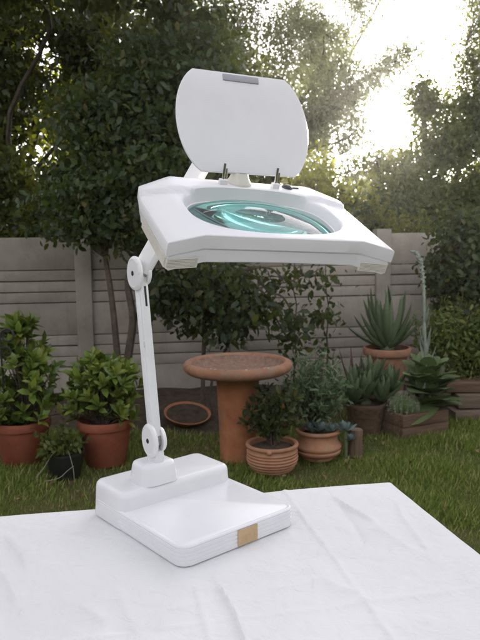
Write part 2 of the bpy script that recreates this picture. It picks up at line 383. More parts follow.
# ------------------------------------------------------------------ trees
def tree(name, label, base, caps, n_clump, per, lsize, lw, gmat, trunk_r=.08, csd=.13, seed=1, group='garden trees', tpl='diamond', flat=.8, droop=0.0, stems=None, up_bias=.6, cat='tree'):
    """caps: list of (p0, p1, r0, r1, weight) in world space"""
    g = np.random.default_rng(seed); b = Vector(base)
    t = thing(name, label, cat, b, group)
    w = np.array([c[4] for c in caps], float); w /= w.sum()
    idx = g.choice(len(caps), n_clump, p=w)
    P0 = np.array([tuple(c[0]) for c in caps])[idx]; P1 = np.array([tuple(c[1]) for c in caps])[idx]
    r_0 = np.array([c[2] for c in caps])[idx]; r_1 = np.array([c[3] for c in caps])[idx]
    s = g.random(n_clump); ctr = P0 + (P1 - P0) * s[:, None]; rad = r_0 + (r_1 - r_0) * s
    off = norm(g.normal(size=(n_clump, 3))) * (g.random(n_clump) ** .42)[:, None] * rad[:, None]
    ctr = ctr + off - np.array(b)
    npc = np.maximum(3, (per * g.uniform(.5, 1.5, n_clump)).astype(int)); ci = np.repeat(np.arange(n_clump), npc); n = len(ci)
    cs = csd * g.uniform(.6, 1.3, n_clump)
    pos = ctr[ci] + np.clip(g.normal(size=(n, 3)), -1.7, 1.7) * cs[ci][:, None] * np.array([1, 1, flat]); pos[:, 2] -= droop * np.abs(g.normal(size=n))
    d = g.normal(size=(n, 3)); d[:, 2] -= .5 + droop * 3
    nr = g.normal(size=(n, 3)) * .55 + (pos - ctr[ci]) / csd * .55; nr[:, 2] += up_bias
    P, Fc = scatter(leaf_tpl(lw, .15, .1, tpl), pos, d, nr, lsize * g.uniform(.45, 1.55, n))
    cr = link('crown', fast_mesh('crown', P, Fc, gmat), t); tag(cr, None, None, None, 'stuff')
    # wood: trunk stems, limbs to capsule centres, twigs to clumps
    mb = MB(); nodes = []
    top_caps = [((Vector(c[0]) + Vector(c[1])) / 2 - b, c) for c in caps]
    cen = sum((q[0] for q in top_caps), Vector()) / len(top_caps)
    lowz = min(q[0].z for q in top_caps)
    if stems is None:
        fork = Vector((cen.x * .25, cen.y * .25, max(.5, lowz * .8))); pts = []
        for i in range(6):
            f = i / 5; pts.append(Vector((fork.x * f * f + g.normal() * trunk_r * .3 * (i > 0), fork.y * f * f + g.normal() * trunk_r * .3 * (i > 0), fork.z * f - .05 * (i == 0))))
        forks = [pts[-1]]; pts = smooth_path(pts, 3); mb.tube(pts, [trunk_r * (1.25 - .45 * i / (len(pts) - 1)) for i in range(len(pts))], 9)
    else:
        forks = []
        for (q, rr) in stems:
            q = smooth_path([Vector(k) - b for k in q], 4); mb.tube(q, [rr * (1.15 - .5 * i / (len(q) - 1)) for i in range(len(q))], 7); forks.append(q[-1])
    for cc, c in top_caps:
        fk = min(forks, key=lambda k: (k - cc).length); ln = (cc - fk).length; pts = []
        for i in range(6):
            f = i / 5; p = fk.lerp(cc, f) + Vector((0, 0, ln * .12 * math.sin(f * math.pi)))
            if 0 < i: p += Vector(g.normal(size=3)) * ln * .03
            pts.append(p); nodes.append(p)
        sp_ = smooth_path(pts, 3); mb.tube(sp_, [max(.008, trunk_r * .55 * (1 - .75 * i / (len(sp_) - 1))) for i in range(len(sp_))], 6)
        e0, e1 = Vector(c[0]) - b, Vector(c[1]) - b
        if (e1 - e0).length > .3:
            for e in (e0, e1):
                pts = [cc.lerp(e, i / 4) + Vector(g.normal(size=3)) * .02 * (i > 0) for i in range(5)]; nodes += pts
                mb.tube(pts, [max(.005, trunk_r * .2 * (1 - .6 * i / 4)) for i in range(5)], 5)
    NA = np.array([tuple(p) for p in nodes])
    for k in range(0, n_clump, max(1, n_clump // 220)):
        j = np.argmin(((NA - ctr[k]) ** 2).sum(1)); a = Vector(NA[j]); e = Vector(ctr[k]); m_ = a.lerp(e, .5) + Vector(g.normal(size=3)) * .04 + Vector((0, 0, .05))
        mb.tube([a, m_, e], [max(.004, trunk_r * .09), max(.003, trunk_r * .06), .002], 4, cap=False)
    mb.build('trunk', M['bark'], t)
    return t
def cap(x, y, Y, r, x2=None, y2=None, Y2=None, r2=None, w=None):
    p = at(x, y, Y); q = at(x2, y2, Y2 or Y) if x2 is not None else p
    r2 = r if r2 is None else r2; L = (q - p).length
    return (p, q, r, r2, w if w else (r * r * (r + L)))

# broad-leaved tree rising in front of the wall, two bent stems
bA = on(122, 427); bA = Vector((-.98, 5.15, 0))
tree('broadleaf_tree', 'dense dark broad leaved tree with two bent stems growing in the bed before the wall', bA,
     [cap(100, 195, 5.3, .42), cap(150, 195, 5.2, .42), cap(190, 160, 5.4, .45), cap(120, 130, 5.5, .45), cap(165, 90, 5.5, .42), cap(85, 215, 5.2, .2, 150, 232, 5.1, .22), cap(205, 60, 5.7, .32), cap(140, 55, 5.8, .25), cap(72, 185, 5.4, .22), cap(90, 120, 5.6, .22), cap(185, 15, 5.9, .35), cap(62, 225, 5.2, .13), cap(215, 110, 5.5, .25)],
     420, 66, .058, .27, G['broad'], .05, .15, 3, tpl='oval', cat='tree', group=None, flat=.38,
     stems=[([bA, bA + Vector((-.02, 0, .5)), at(112, 300, 5.15), at(105, 255, 5.2)], .03), ([bA + Vector((.03, 0, 0)), bA + Vector((.05, .02, .45)), at(133, 320, 5.15), at(128, 280, 5.2), at(140, 245, 5.2)], .035)])
# low hanging tree over the bird bath, thin upright trunks
bF = Vector((-.28, 5.25, 0))
tree('weeping_tree', 'low dark tree with drooping leafy branches hanging before the wall behind the bird bath', bF,
     [cap(185, 290, 5.2, .24), cap(215, 285, 5.1, .25), cap(240, 300, 5.1, .22), cap(195, 320, 5.1, .17), cap(262, 318, 5.1, .10, 325, 312, 5.2, .05, .0022), cap(262, 285, 5.2, .10, 325, 275, 5.2, .06, .0030), cap(225, 330, 5.0, .11), cap(170, 300, 5.2, .18), cap(275, 340, 5.1, .05, 300, 338, 5.1, .05, .0008)],
     165, 28, .066, .28, G['broad'], .035, .10, 7, tpl='oval', group=None, flat=.4,
     stems=[([bF, at(203, 400, 5.25), at(204, 340, 5.2), at(206, 290, 5.2)], .02), ([bF + Vector((.05, 0, 0)), at(212, 380, 5.25), at(238, 320, 5.2), at(236, 270, 5.2)], .012)])
# trees beyond the wall
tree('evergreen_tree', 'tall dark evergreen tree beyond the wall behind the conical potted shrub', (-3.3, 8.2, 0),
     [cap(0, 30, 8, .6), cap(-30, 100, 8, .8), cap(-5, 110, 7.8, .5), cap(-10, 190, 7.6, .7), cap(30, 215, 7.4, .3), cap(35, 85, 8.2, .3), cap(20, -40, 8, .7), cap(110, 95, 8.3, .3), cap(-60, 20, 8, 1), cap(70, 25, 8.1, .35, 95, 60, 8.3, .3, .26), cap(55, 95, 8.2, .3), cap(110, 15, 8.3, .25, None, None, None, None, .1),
      (Vector((-2.3, 4.6, 31.5)), Vector((-.9, 4.5, 4.0)), .8, .8, 1.5), (Vector((-2.4, 5.6, 4.2)), Vector((-.6, 5.6, 4.3)), .8, .8, 1.5), (Vector((-2.6, 3.6, 4.0)), Vector((-1.6, 3.5, 4.1)), .7, .7, .6)],  # unseen overhanging crown, added to shade the bed and wall
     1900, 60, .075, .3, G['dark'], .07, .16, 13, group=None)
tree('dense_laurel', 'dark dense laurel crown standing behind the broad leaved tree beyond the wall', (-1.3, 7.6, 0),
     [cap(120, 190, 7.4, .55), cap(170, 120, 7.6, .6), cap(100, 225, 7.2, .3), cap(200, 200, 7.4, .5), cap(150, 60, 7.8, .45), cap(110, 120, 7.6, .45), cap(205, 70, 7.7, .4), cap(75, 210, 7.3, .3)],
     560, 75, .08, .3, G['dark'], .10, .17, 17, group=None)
tree('feathery_tree', 'tall feathery grey green tree with a long branch reaching out into the bright sky', (.1, 9.6, 0),
     [cap(170, 10, 9.2, .6), cap(240, 30, 9.3, .8), cap(215, 100, 9, .8), cap(280, 110, 9, .55), cap(290, 60, 9.2, .4), cap(255, 170, 9, .8), cap(300, 150, 8.9, .35),
      cap(285, 138, 8.8, .34, 355, 92, 8.8, .24, .5), cap(350, 92, 8.8, .2, 412, 50, 8.8, .06, .16), cap(310, 30, 9.2, .22, 350, 45, 9, .1), cap(325, 150, 8.9, .3, 365, 125, 8.9, .2, .10), cap(320, 75, 9, .3, 350, 65, 9, .25, .11), cap(330, 180, 8.8, .25, 385, 165, 8.8, .2, .05), cap(165, -30, 9.4, .6)],
     820, 66, .048, .24, G['fine'], .075, .13, 19, group=None)
tree('pepper_tree', 'pale willowy tree with hanging sprays against the white sky', (1.6, 12.5, 0),
     [cap(335, -10, 11, .3, 375, 5, 11, .25), cap(345, 12, 11, .12, 350, 45, 11, .04), cap(362, 15, 11, .12, 366, 38, 11, .04), cap(325, 15, 11, .2, 320, 60, 11, .08), cap(400, -20, 11, .4), cap(310, 60, 11.4, .45), cap(300, 15, 11.2, .5), cap(335, 35, 11.2, .3)],
     380, 44, .055, .16, G['fine'], .06, .13, 23, group=None, droop=.08)
tree('pointed_tree', 'mid green pointed tree beyond the wall above the aloe', (2.6, 8.6, 0),
     [cap(412, 205, 8, .42), cap(440, 150, 8.2, .38), cap(430, 120, 8.2, .2, 420, 85, 8.2, .05), cap(465, 215, 8, .5), cap(385, 215, 8, .28), cap(375, 190, 8.1, .15), cap(400, 165, 8.2, .22), cap(450, 110, 8.3, .25), cap(470, 150, 8.3, .3), cap(400, 190, 8.2, .3), cap(375, 160, 8.4, .16)],
     560, 64, .046, .28, G['mid'], .09, .13, 29, group=None)
tree('shade_tree', 'tall dark tree beyond the wall above the stacked sleepers and lime green shrub', (4.2, 8.9, 0),
     [cap(475, 130, 8.4, .35), cap(480, 80, 8.6, .2, 465, 45, 8.6, .06), cap(510, 100, 8.4, .7), cap(490, 210, 8.2, .5), cap(520, 20, 8.8, .7), cap(470, 180, 8.2, .3)],
     480, 66, .048, .28, G['dark'], .12, .14, 31, group=None)
tree('sunlit_bush', 'sparse bush of small yellow green leaves showing above the wall behind the lamp lid hinges', (1.3, 7.5, 0),
     [cap(330, 205, 7.4, .25), cap(355, 225, 7.3, .25), cap(385, 232, 7.3, .22), cap(310, 190, 7.5, .25), cap(320, 165, 7.6, .16), cap(370, 205, 7.4, .14), cap(415, 240, 7.2, .2), cap(300, 215, 7.3, .25)],
     240, 44, .042, .3, G['yellow'], .05, .12, 37, group=None, cat='bush')
tree('golden_bush', 'yellow backlit bush glowing between the dark evergreen and the broad leaved tree', (-2.6, 9.8, 0),
     [cap(50, 190, 9.4, .4), cap(20, 215, 9.4, .4), cap(65, 120, 9.6, .35), cap(80, 75, 9.6, .2)],
     190, 40, .07, .3, G['yellow'], .07, .15, 41, group=None, cat='bush')
def hedge(name, label, xs, Y, ztop, seed, gm):
    c = []
    for x in xs: c.append((Vector((x, Y, .7)), Vector((x + .1, Y, ztop - .35)), .45, .38, 1))
    tree(name, label, (sum(xs) / len(xs), Y, 0), c, 90 * len(xs), 45, .075, .3, gm, .05, .14, seed, group=None, cat='bush')
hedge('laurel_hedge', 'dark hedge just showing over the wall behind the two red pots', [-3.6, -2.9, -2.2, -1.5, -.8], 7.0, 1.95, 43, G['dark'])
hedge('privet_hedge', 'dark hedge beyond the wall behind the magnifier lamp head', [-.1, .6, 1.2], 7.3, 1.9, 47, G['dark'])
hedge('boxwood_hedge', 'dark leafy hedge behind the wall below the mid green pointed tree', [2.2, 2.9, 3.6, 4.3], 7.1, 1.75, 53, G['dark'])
def far_wood():
    g = np.random.default_rng(77); n = 60000
    x = g.uniform(-14, 13, n); top = np.where(x < 2.3, 5.2 + 1.2 * np.sin(x * 1.3) + .6 * np.sin(x * 3.7), 3.1 + .5 * np.sin(x * 2.1) + .3 * np.sin(x * 5))
    top = top - 2.6 * np.exp(-((x + 5.3) / .55) ** 2); z = .1 + (top - .1) * g.random(n) ** .8
    pos = np.stack([x, 17 + g.normal(0, .9, n), z], 1); sz = .15 * g.uniform(.6, 1.4, n)
    # unseen tree belt added on the other sides to block low sky light
    m = 46000; u = g.random(m); X = np.where(u < .3, -8.5, np.where(u < .6, 9.5, g.uniform(-9, 10, m))) + g.normal(0, .5, m); Y = np.where(u < .6, g.uniform(-6.5, 17, m), -6.5 + g.normal(0, .5, m))
    tp = 4.3 + .7 * np.sin(X * 1.1 + Y * .9) + .4 * np.sin(X * 2.7 - Y * 2.1); Z = .1 + (tp - .1) * g.random(m)
    pos = np.concatenate([pos, np.stack([X, Y, Z], 1)]); sz = np.concatenate([sz, .24 * g.uniform(.6, 1.4, m)]); n += m
    d = g.normal(size=(n, 3)); nr = g.normal(size=(n, 3)); nr[:, 2] += .4
    P, Fc = scatter(leaf_tpl(.32, .15, .1, 'diamond'), pos, d, nr, sz)
    tag(link('far_woodland', fast_mesh('far_woodland', P, Fc, G['dark'])), 'distant dark mass of trees beyond the garden, with an unseen belt added round it to block low sky light', 'woodland', None, 'stuff')
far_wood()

# ------------------------------------------------------------------ pots and their plants
def pot(name, label, c, prof, m, soil_z, soil_r, seg=56, group=None, wob=.004):
    t = thing(name, label, 'pot', c, group)
    MB().lathe(prof, seg, wob=wob).build('body', m, t, 50)
    mb = MB(); k = 24; g = random.Random(hash(name) % 99 + len(label))
    prof2 = [(soil_r, soil_z - .01), (soil_r * .8, soil_z + .004), (soil_r * .45, soil_z + .012), (.001, soil_z + .014)]
    mb.lathe(prof2, k); mb.v = [(v[0], v[1], v[2] + g.uniform(-.004, .004)) for v in mb.v]
    mb.build('soil', M['soil'], t); return t
def big_prof(r, h):
    return [(.01, .004), (r * .70, 0), (r * .73, .006), (r * .93, h - .062), (r * .935, h - .058), (r * .985, h - .055), (r * 1.0, h - .048), (r * 1.0, h - .008), (r * .985, h), (r * .93, h), (r * .915, h - .01), (r * .88, h - .05), (r * .82, h - .09)]
def leafy_shrub(name, label, c, spread, h, n_st, per, ls, gm, gm2, seed, n_obj=200, cone=False, zb=0.0):
    """rosettes of glossy leaves at the ends of many stems; outermost leaves are parts"""
    g = np.random.default_rng(seed); t = thing(name, label, 'plant', c)
    st = MB(); pos = []; dr = []; nr = []
    for i in range(n_st):
        a = g.random() * 2 * math.pi; f = g.random() ** .5
        zf = g.uniform(.12, 1) ** (1.3 if cone else 1)
        rr = spread * f * g.uniform(.75, 1.22) * ((1 - zf) ** .55 * .95 + .08 if cone else math.sqrt(max(.04, 1 - (zf * 1.02 - .38) ** 2 / .5)))
        tip = Vector((rr * math.cos(a), rr * math.sin(a), h * zf * g.uniform(.88, 1.08)))
        k0 = Vector((.02 * math.cos(a), .02 * math.sin(a), -.02)); mid = Vector((tip.x * .45, tip.y * .45, tip.z * .55))
        st.tube([k0, mid, tip], [.006, .004, .002], 5)
        ax = Vector((math.cos(a) * f * .9, math.sin(a) * f * .9, .85)).normalized()
        o1 = ax.orthogonal().normalized(); o2 = ax.cross(o1)
        for k in range(per):
            b = 2.4 * k + g.random(); op = .25 + .95 * k / per
            dd = ax * math.cos(op) + (o1 * math.cos(b) + o2 * math.sin(b)) * math.sin(op)
            pos.append(tip - ax * (.045 * k / per) + dd * .004); dr.append(dd); nr.append(ax + Vector(g.normal(size=3)) * .25)
    pos = np.array(pos); dr = np.array(dr); nr = np.array(nr); n = len(pos); size = ls * g.uniform(.65, 1.25, n)
    st.build('stem', M['bark'], t)
    score = pos[:, 2] / h * .5 - pos[:, 1] / spread + np.hypot(pos[:, 0], pos[:, 1]) / spread * .7 + g.random(n) * .3
    order = np.argsort(-score); own = order[:n_obj]; rest = order[n_obj:]
    tp = leaf_tpl(.24, .18, .12)
    fm = [fast_mesh('leaf', tp[0] * np.array([s, 1, 1]), tp[1], mm, True) for s, mm in ((1, gm), (.85, gm2), (1.1, gm))]
    d = norm(dr); x = norm(np.cross(d, nr)); z = np.cross(x, d)
    for j in own:
        Mx = Matrix(((x[j][0], d[j][0], z[j][0], 0), (x[j][1], d[j][1], z[j][1], 0), (x[j][2], d[j][2], z[j][2], 0), (0, 0, 0, 1)))
        link('leaf', fm[int(g.integers(3))], t, Matrix.Translation(pos[j]) @ Mx @ Matrix.Scale(size[j], 4))
    if len(rest):
        P, Fc = scatter(tp, pos[rest], dr[rest], nr[rest], size[rest])
        tag(link('foliage', fast_mesh('foliage', P, Fc, gm, True), t), kind='stuff')
    return t
c1 = Vector((-1.45, 4.13, 0)); c2 = Vector((-.90, 4.12, 0))
pot('flower_pot', 'large red terracotta pot with rolled rim under the tall conical shrub', c1, big_prof(.185, .30), M['terra_red'], .255, .16, group='large red pots')
pot('flower_pot', 'large red terracotta pot with rolled rim under the round bushy shrub', c2, big_prof(.18, .30), M['terra_red'], .255, .155, group='large red pots')
leafy_shrub('potted_shrub', 'tall conical glossy green shrub with pointed top in red pot', c1 + Vector((.02, .03, .265)), .28, .68, 130, 8, .082, G['shrub'], G['young'], 61, 200, True)
leafy_shrub('potted_shrub', 'round bushy glossy shrub with yellow green young leaves in red pot', c2 + Vector((-.01, 0, .265)), .235, .43, 110, 8, .08, G['shrub'], G['young'], 67, 220)
cS = Vector((-1.10, 3.86, 0))
pot('small_pot', 'small black plastic pot on the lawn between the two big red pots', cS, [(.01, .003), (.085, 0), (.09, .004), (.115, .15), (.122, .152), (.122, .165), (.112, .165), (.108, .12)], M['blackpot'], .135, .105, 40)
def small_bush(name, label, c, spread, h, n, ls, lw, gm, seed, twigs=None, twm=None, cat='plant', updir=.3, tpl='oval'):
    g = np.random.default_rng(seed); t = thing(name, label, cat, c)
    st = MB(); P_ = []; D_ = []
    for i in range(max(8, n // 22)):
        a = g.random() * 6.283; f = g.random() ** .6; tip = Vector((spread * f * math.cos(a), spread * f * math.sin(a), h * g.uniform(.35, 1) * (1 - .3 * f)))
        pts = [Vector((.015 * math.cos(a), .015 * math.sin(a), -.015)), tip * .5 + Vector((0, 0, .06 * h)), tip]; st.tube(pts, [.004, .003, .0015], 4)
        for k in range(22):
            s = g.uniform(.3, 1.05); q = pts[0].lerp(pts[1], s * 2) if s < .5 else pts[1].lerp(pts[2], s * 2 - 1)
            P_.append(q + Vector(g.normal(size=3)) * spread * .07); D_.append(Vector(g.normal(size=3)) + Vector((math.cos(a) * .5, math.sin(a) * .5, updir)))
    st.build('stem', M['bark'], t); n = len(P_)
    nr = g.normal(size=(n, 3)) * .7; nr[:, 2] += .7
    P, Fc = scatter(leaf_tpl(lw, .15, .1, tpl), np.array(P_), np.array(D_), nr, ls * g.uniform(.6, 1.3, n))
    tag(link('foliage', fast_mesh('foliage', P, Fc, gm, True), t), kind='stuff')
    if twigs:
        mb = MB()
        for tw in twigs: mb.tube(smooth_path(tw), .0016, 5)
        mb.build('twig', twm, t)
    return t
small_bush('small_plant', 'small dark leafy plant with pale dry trailing twigs in black pot', cS + Vector((0, 0, .145)), .18, .17, 420, .042, .3, G['lime'], 71,
           [[(.01, -.02, .02), (.05, -.10, .05), (.085, -.135, -.05), (.09, -.14, -.13)], [(-.02, -.02, .03), (-.03, -.12, .05), (-.09, -.15, -.04), (-.13, -.16, -.09)], [(.09, -.14, -.03), (.05, -.14, -.06), (0, -.15, -.1), (-.09, -.15, -.12)]], M['twig'])

# wrought iron support beside the conical shrub
def iron_hook():
    b = Vector((-1.52, 4.02, .25)); t = thing('iron_plant_hook', 'black wrought iron plant stake with curled ends stuck in the pot of the conical shrub', 'stake', b)
    def curl(sx, z, r, turns=1.35):
        n = 20; return [(sx * (r - r * (1 - .35 * i / n) * math.cos(turns * 2 * math.pi * i / n)), .002 * i / n, z + r * (1 - .35 * i / n) * math.sin(turns * 2 * math.pi * i / n)) for i in range(n + 1)]
    MB().tube([(0, 0, -.06), (.004, 0, .25), (0, 0, .45), (0, 0, .62)], .0065, 8).build('stake', M['iron'], t)
    MB().tube(curl(1, .62, .045), .0062, 8).build('curl', M['iron'], t)
    MB().tube(curl(1, .52, .032), .0055, 8).build('curl', M['iron'], t)
    MB().tube(curl(-1, .58, .040), .0055, 8).build('curl', M['iron'], t)
iron_hook()

# bird bath
def bird_bath():
    c = Vector((-.02, 4.16, 0)); t = thing('bird_bath', 'wide terracotta bird bath bowl on a tapering column pedestal', 'bird bath', c)
    H = .655
    MB().lathe([(.02, 0), (.125, -.01), (.128, .01), (.124, .02), (.13, .25), (.142, H - .11), (.15, H - .095), (.15, H - .08)], 48, wob=.003).build('pedestal', M['terra'], t)
    z = H
    bw = MB().lathe([(.10, z - .0795), (.20, z - .079), (.28, z - .074), (.325, z - .064), (.348, z - .050), (.360, z - .030), (.360, z - .012), (.350, z + .004), (.334, z + .011), (.316, z + .009), (.305, z - .003)], 72, wob=.003).build('bowl', M['bath'], t)
    g = random.Random(4); mb = MB().lathe([(.3055, z - .0028), (.295, z - .026), (.28, z - .048), (.22, z - .066), (.1, z - .070), (.001, z - .0705)], 72)
    mb.build('basin', M['bathin'], bw)
    # mineral crust blobs along the front lip
    for k in range(9):
        a = -math.pi / 2 + g.uniform(-.75, .7); rr = .3335 + g.uniform(-.004, .01); s = g.uniform(.004, .009)
        q = MB(); n = 7
        q.lathe([(s, -.004), (s * .8, .002), (s * .3, .0035), (.0001, .004)], n, c=(rr * math.cos(a), rr * math.sin(a), z + .0105)); q.build('lime_crust', M['twig'], bw)
bird_bath()

# ribbed round pot with upright plant
cR = Vector((.19, 3.90, 0))
def ribbed():
    pr = [(.01, .004), (.105, 0), (.112, .008)]
    for i in range(7):
        z = .02 + i * .0185; base = .118 + .042 * math.sin(min(1, (i + .8) / 5.5) * math.pi * .62)
        pr += [(base - .004, z), (base + .002, z + .004), (base + .003, z + .010), (base - .003, z + .0145)]
    pr += [(.152, .158), (.150, .165), (.163, .17), (.166, .178), (.163, .187), (.150, .19), (.140, .183), (.138, .15)]
    t = pot('ribbed_pot', 'round terracotta pot with horizontal ribs in front of the bird bath', cR, pr, M['terra_pale'], .165, .137)
    MB().lathe([(.001, .0), (.012, .0), (.016, .008), (.012, .016), (.006, .02), (.0001, .021)], 12, Euler((R(90), 0, 0)).to_matrix(), (-.025, -.158, .172)).build('lug', M['terra_pale'], t)
ribbed()
small_bush('red_tipped_plant', 'upright dark plant with a few orange leaves in the ribbed pot', cR + Vector((.01, 0, .175)), .17, .46, 1100, .048, .26, G['small'], 73, updir=.9)
# squat belly pot
cB = Vector((.51, 4.16, 0))
pot('squat_pot', 'squat terracotta pot with wide rim and thick ring round its belly', cB,
    [(.01, .004), (.105, 0), (.112, .01), (.112, .022), (.135, .035), (.150, .045), (.152, .058), (.143, .066), (.150, .074), (.156, .084), (.152, .098), (.138, .110), (.128, .135), (.128, .16), (.134, .172), (.148, .178), (.152, .188), (.148, .197), (.132, .199), (.122, .19), (.118, .16)],
    M['terra_pale'], .172, .118)
def thick_leaf(name, L, w, th, curve, m, tipk=1.0, cup=.3):
    """fleshy leaf along +Y rising by curve in Z"""
    mb = MB(); prof = [(0, .7), (.2, .95), (.45, 1), (.7, .72), (.88, .36), (1, .03)]
    for (s, k) in prof:
        k = k ** tipk; y = L * s; z = curve * L * s * s
        for (fx, fz) in ((-1, .55 * cup), (-.5, -.35), (0, -.6), (.5, -.35), (1, .55 * cup), (0, .25 - .3 * cup)):
            mb.v.append((fx * w * k, y, z + fz * th * (k ** .7)))
    for i in range(5):
        for k in range(6): mb.f.append((i * 6 + k, i * 6 + (k + 1) % 6, (i + 1) * 6 + (k + 1) % 6, (i + 1) * 6 + k))
    mb.f += [tuple(range(6))[::-1], tuple(30 + k for k in range(6))]
    return mb.mesh(name, m, 70)
def rosette(t, lm, n, seed, s0, s1, e0, e1, c=(0, 0, 0), jit=.12, rbase=.01):
    """leaves in golden-angle whorl: elevation e0 (outer) to e1 (inner)"""
    g = random.Random(seed)
    for k in range(n):
        f = k / max(1, n - 1); a = k * 2.39996 + g.gauss(0, .1); el = e0 + (e1 - e0) * f + g.gauss(0, jit); s = (s0 + (s1 - s0) * f) * g.uniform(.85, 1.12)
        Mx = Matrix.Translation(Vector(c) + Vector((0, 0, f * .02))) @ Matrix.Rotation(a, 4, 'Z') @ Matrix.Translation((0, rbase * (1 - f), 0)) @ Matrix.Rotation(el, 4, 'X') @ Matrix.Rotation(g.gauss(0, .1), 4, 'Y') @ Matrix.Scale(s, 4)
        link('leaf', lm, t, Mx)
ech = thick_leaf('leaf', 1, .24, .16, .35, G['blue'], .6)
t = thing('blue_succulent', 'blue grey rosette succulents crowding the front rim of the squat pot', 'succulent', cB + Vector((0, 0, .18)))
rosette(t, ech, 26, 1, .075, .03, .15, 1.2, (.01, -.06, .03)); rosette(t, ech, 22, 2, .06, .025, .15, 1.2, (-.06, -.03, .02)); rosette(t, ech, 22, 3, .065, .025, .1, 1.2, (.085, -.05, .015))
MB().tube([(0, 0, -.02), (.01, -.05, .035)], .012, 6).tube([(0, 0, -.02), (.08, -.045, .02)], .01, 6).tube([(0, 0, -.02), (-.055, -.03, .022)], .01, 6).build('stem', G['aloe'], t)
small_bush('feathery_spurge', 'grey green feathery bush rising behind the blue succulents in the squat pot', cB + Vector((.0, .04, .18)), .25, .58, 1800, .058, .15, G['feather'], 79, updir=.8)
cE = Vector((.72, 4.02, 0))
t = thing('blue_succulent', 'blue grey rosette succulent trailing beside the wooden log stump', 'succulent', cE + Vector((-.03, .1, 0)))
MB().tube([(0, 0, -.03), (0, 0, .1), (-.01, -.02, .2)], .011, 6).build('stem', G['aloe'], t); rosette(t, ech, 26, 5, .075, .03, .1, 1.2, (-.01, -.02, .2)); rosette(t, ech, 18, 6, .05, .02, .1, 1.2, (.03, .0, .13))
# log stump
t = thing('log_stump', 'short upright wooden log beside the squat pot', 'log', (.765, 4.19, 0))
mb = MB().lathe([(.052, -.03), (.05, .03), (.047, .1), (.049, .175), (.045, .182)], 14, wob=.03); mb.build('trunk', M['log'], t)
MB().lathe([(.046, .181), (.02, .184), (.0005, .185)], 14, wob=.03).build('cut_face', M['sleeper'], t)

# terracotta dish lying in the bed
t = thing('terracotta_dish', 'shallow terracotta dish lying tilted on the soil behind the bird bath', 'dish', (-.44, 5.06, .03)); t.rotation_euler = (R(14), R(6), 0); t.scale = (.88, .88, .88)
MB().lathe([(.01, .0), (.12, -.002), (.17, .012), (.205, .06), (.213, .062), (.215, .07), (.205, .072), (.165, .03), (.12, .016), (.001, .014)], 44).build('body', M['terra'], t)
MB().lathe([(.195, .058), (.12, .062), (.05, .066), (.001, .067)], 30, wob=.01).build('soil', M['soil'], t)

# timber planter with cactus, fleshy plant and silver spike
PA = math.atan2(.16, .40)
def planter():
    c = on(403, 441) ; c = Vector((c.x, c.y, 0)); t = thing('timber_planter', 'low rectangular timber planter box with a corner towards the lawn', 'planter', c, rz=R(24))
    W, D, H, T = .42, .62, .185, .035
    def pl(cx, cy, sx, sy, m=M['wood']):
        for k in range(2):
            MB().box((cx, cy, H / 4 + k * H / 2), (sx, sy, H / 2 - .004), bev=.004).build('plank', m, t)
    pl(W / 2, T / 2, W, T); pl(T / 2 - .002, D / 2 + T * .5 + .002, T, D - T - .004); pl(W - T / 2 + .002, D / 2 + T * .5 + .002, T, D - T - .004); pl(W / 2, D + T / 2 + .002, W, T)
    mb = MB(); nx = 9
    for j in range(nx):
        for i in range(nx): mb.v.append((T + (W - 2 * T) * i / 8, T + (D - T) * j / 8, H - .025 + random.uniform(-.006, .008)))
    mb.f = [(j * nx + i, j * nx + i + 1, (j + 1) * nx + i + 1, (j + 1) * nx + i) for j in range(8) for i in range(8)]; mb.build('soil', M['soil'], t)
    Mz = Matrix.Rotation(R(24), 3, 'Z'); return lambda x, y: c + Mz @ Vector((x, y, H - .025))
pp = planter()
# barrel cactus
t = thing('barrel_cactus', 'round ribbed barrel cactus in the timber planter', 'cactus', pp(.10, .13))
def cactus(r, ribs=16):
    mb = MB(); seg = ribs * 4; rows = 12
    for j in range(rows + 1):
        ph = -.9 + (math.pi / 2 + .9) * j / rows; rr = r * math.cos(ph); z = r * .98 * (math.sin(ph) + .62)
        for k in range(seg):
            q = 1 + .09 * math.cos(k * math.pi / 2) * (1 if rr > .01 else 0); a = 2 * math.pi * k / seg; mb.v.append((rr * q * math.cos(a), rr * q * math.sin(a), z))
    mb.f = [(j * seg + k, j * seg + (k + 1) % seg, (j + 1) * seg + (k + 1) % seg, (j + 1) * seg + k) for j in range(rows) for k in range(seg)]
    return mb
bo = cactus(.10).build('body', G['cactus'], t)
g_ = np.random.default_rng(9); n_ = 1500; rib = g_.integers(0, 16, n_); a_ = rib * 2 * np.pi / 16; ph_ = g_.uniform(-.6, 1.45, n_); rr_ = .107 * np.cos(ph_)
nn = np.stack([np.cos(a_) * np.cos(ph_), np.sin(a_) * np.cos(ph_), np.sin(ph_)], 1)
P_, F_ = scatter(leaf_tpl(.06, 0, 0, 'diamond'), np.stack([rr_ * np.cos(a_), rr_ * np.sin(a_), .098 * (np.sin(ph_) + .62)], 1), nn + g_.normal(0, .5, (n_, 3)), g_.normal(size=(n_, 3)), np.full(n_, .022))
tag(link('spines', fast_mesh('spines', P_, F_, M['twig']), bo), kind='stuff')
# fleshy leaved plant
cab = thick_leaf('leaf', 1, .42, .05, -.25, G['cab'], .45, .9)
t = thing('fleshy_plant', 'large round leaved fleshy plant with yellowing edges at the corner of the timber planter', 'plant', pp(.32, .12))
MB().tube([(0, 0, -.04), (.005, 0, .1), (0, .01, .27)], [.02, .018, .012], 8).build('stem', G['cab'], t)
for k, z in enumerate((.05, .13, .21, .28)): rosette(t, cab, 11, 20 + k, .27 - .02 * k, .22 - .02 * k, .2 + .1 * k, .6 + .2 * k, (0, 0, z), .25)
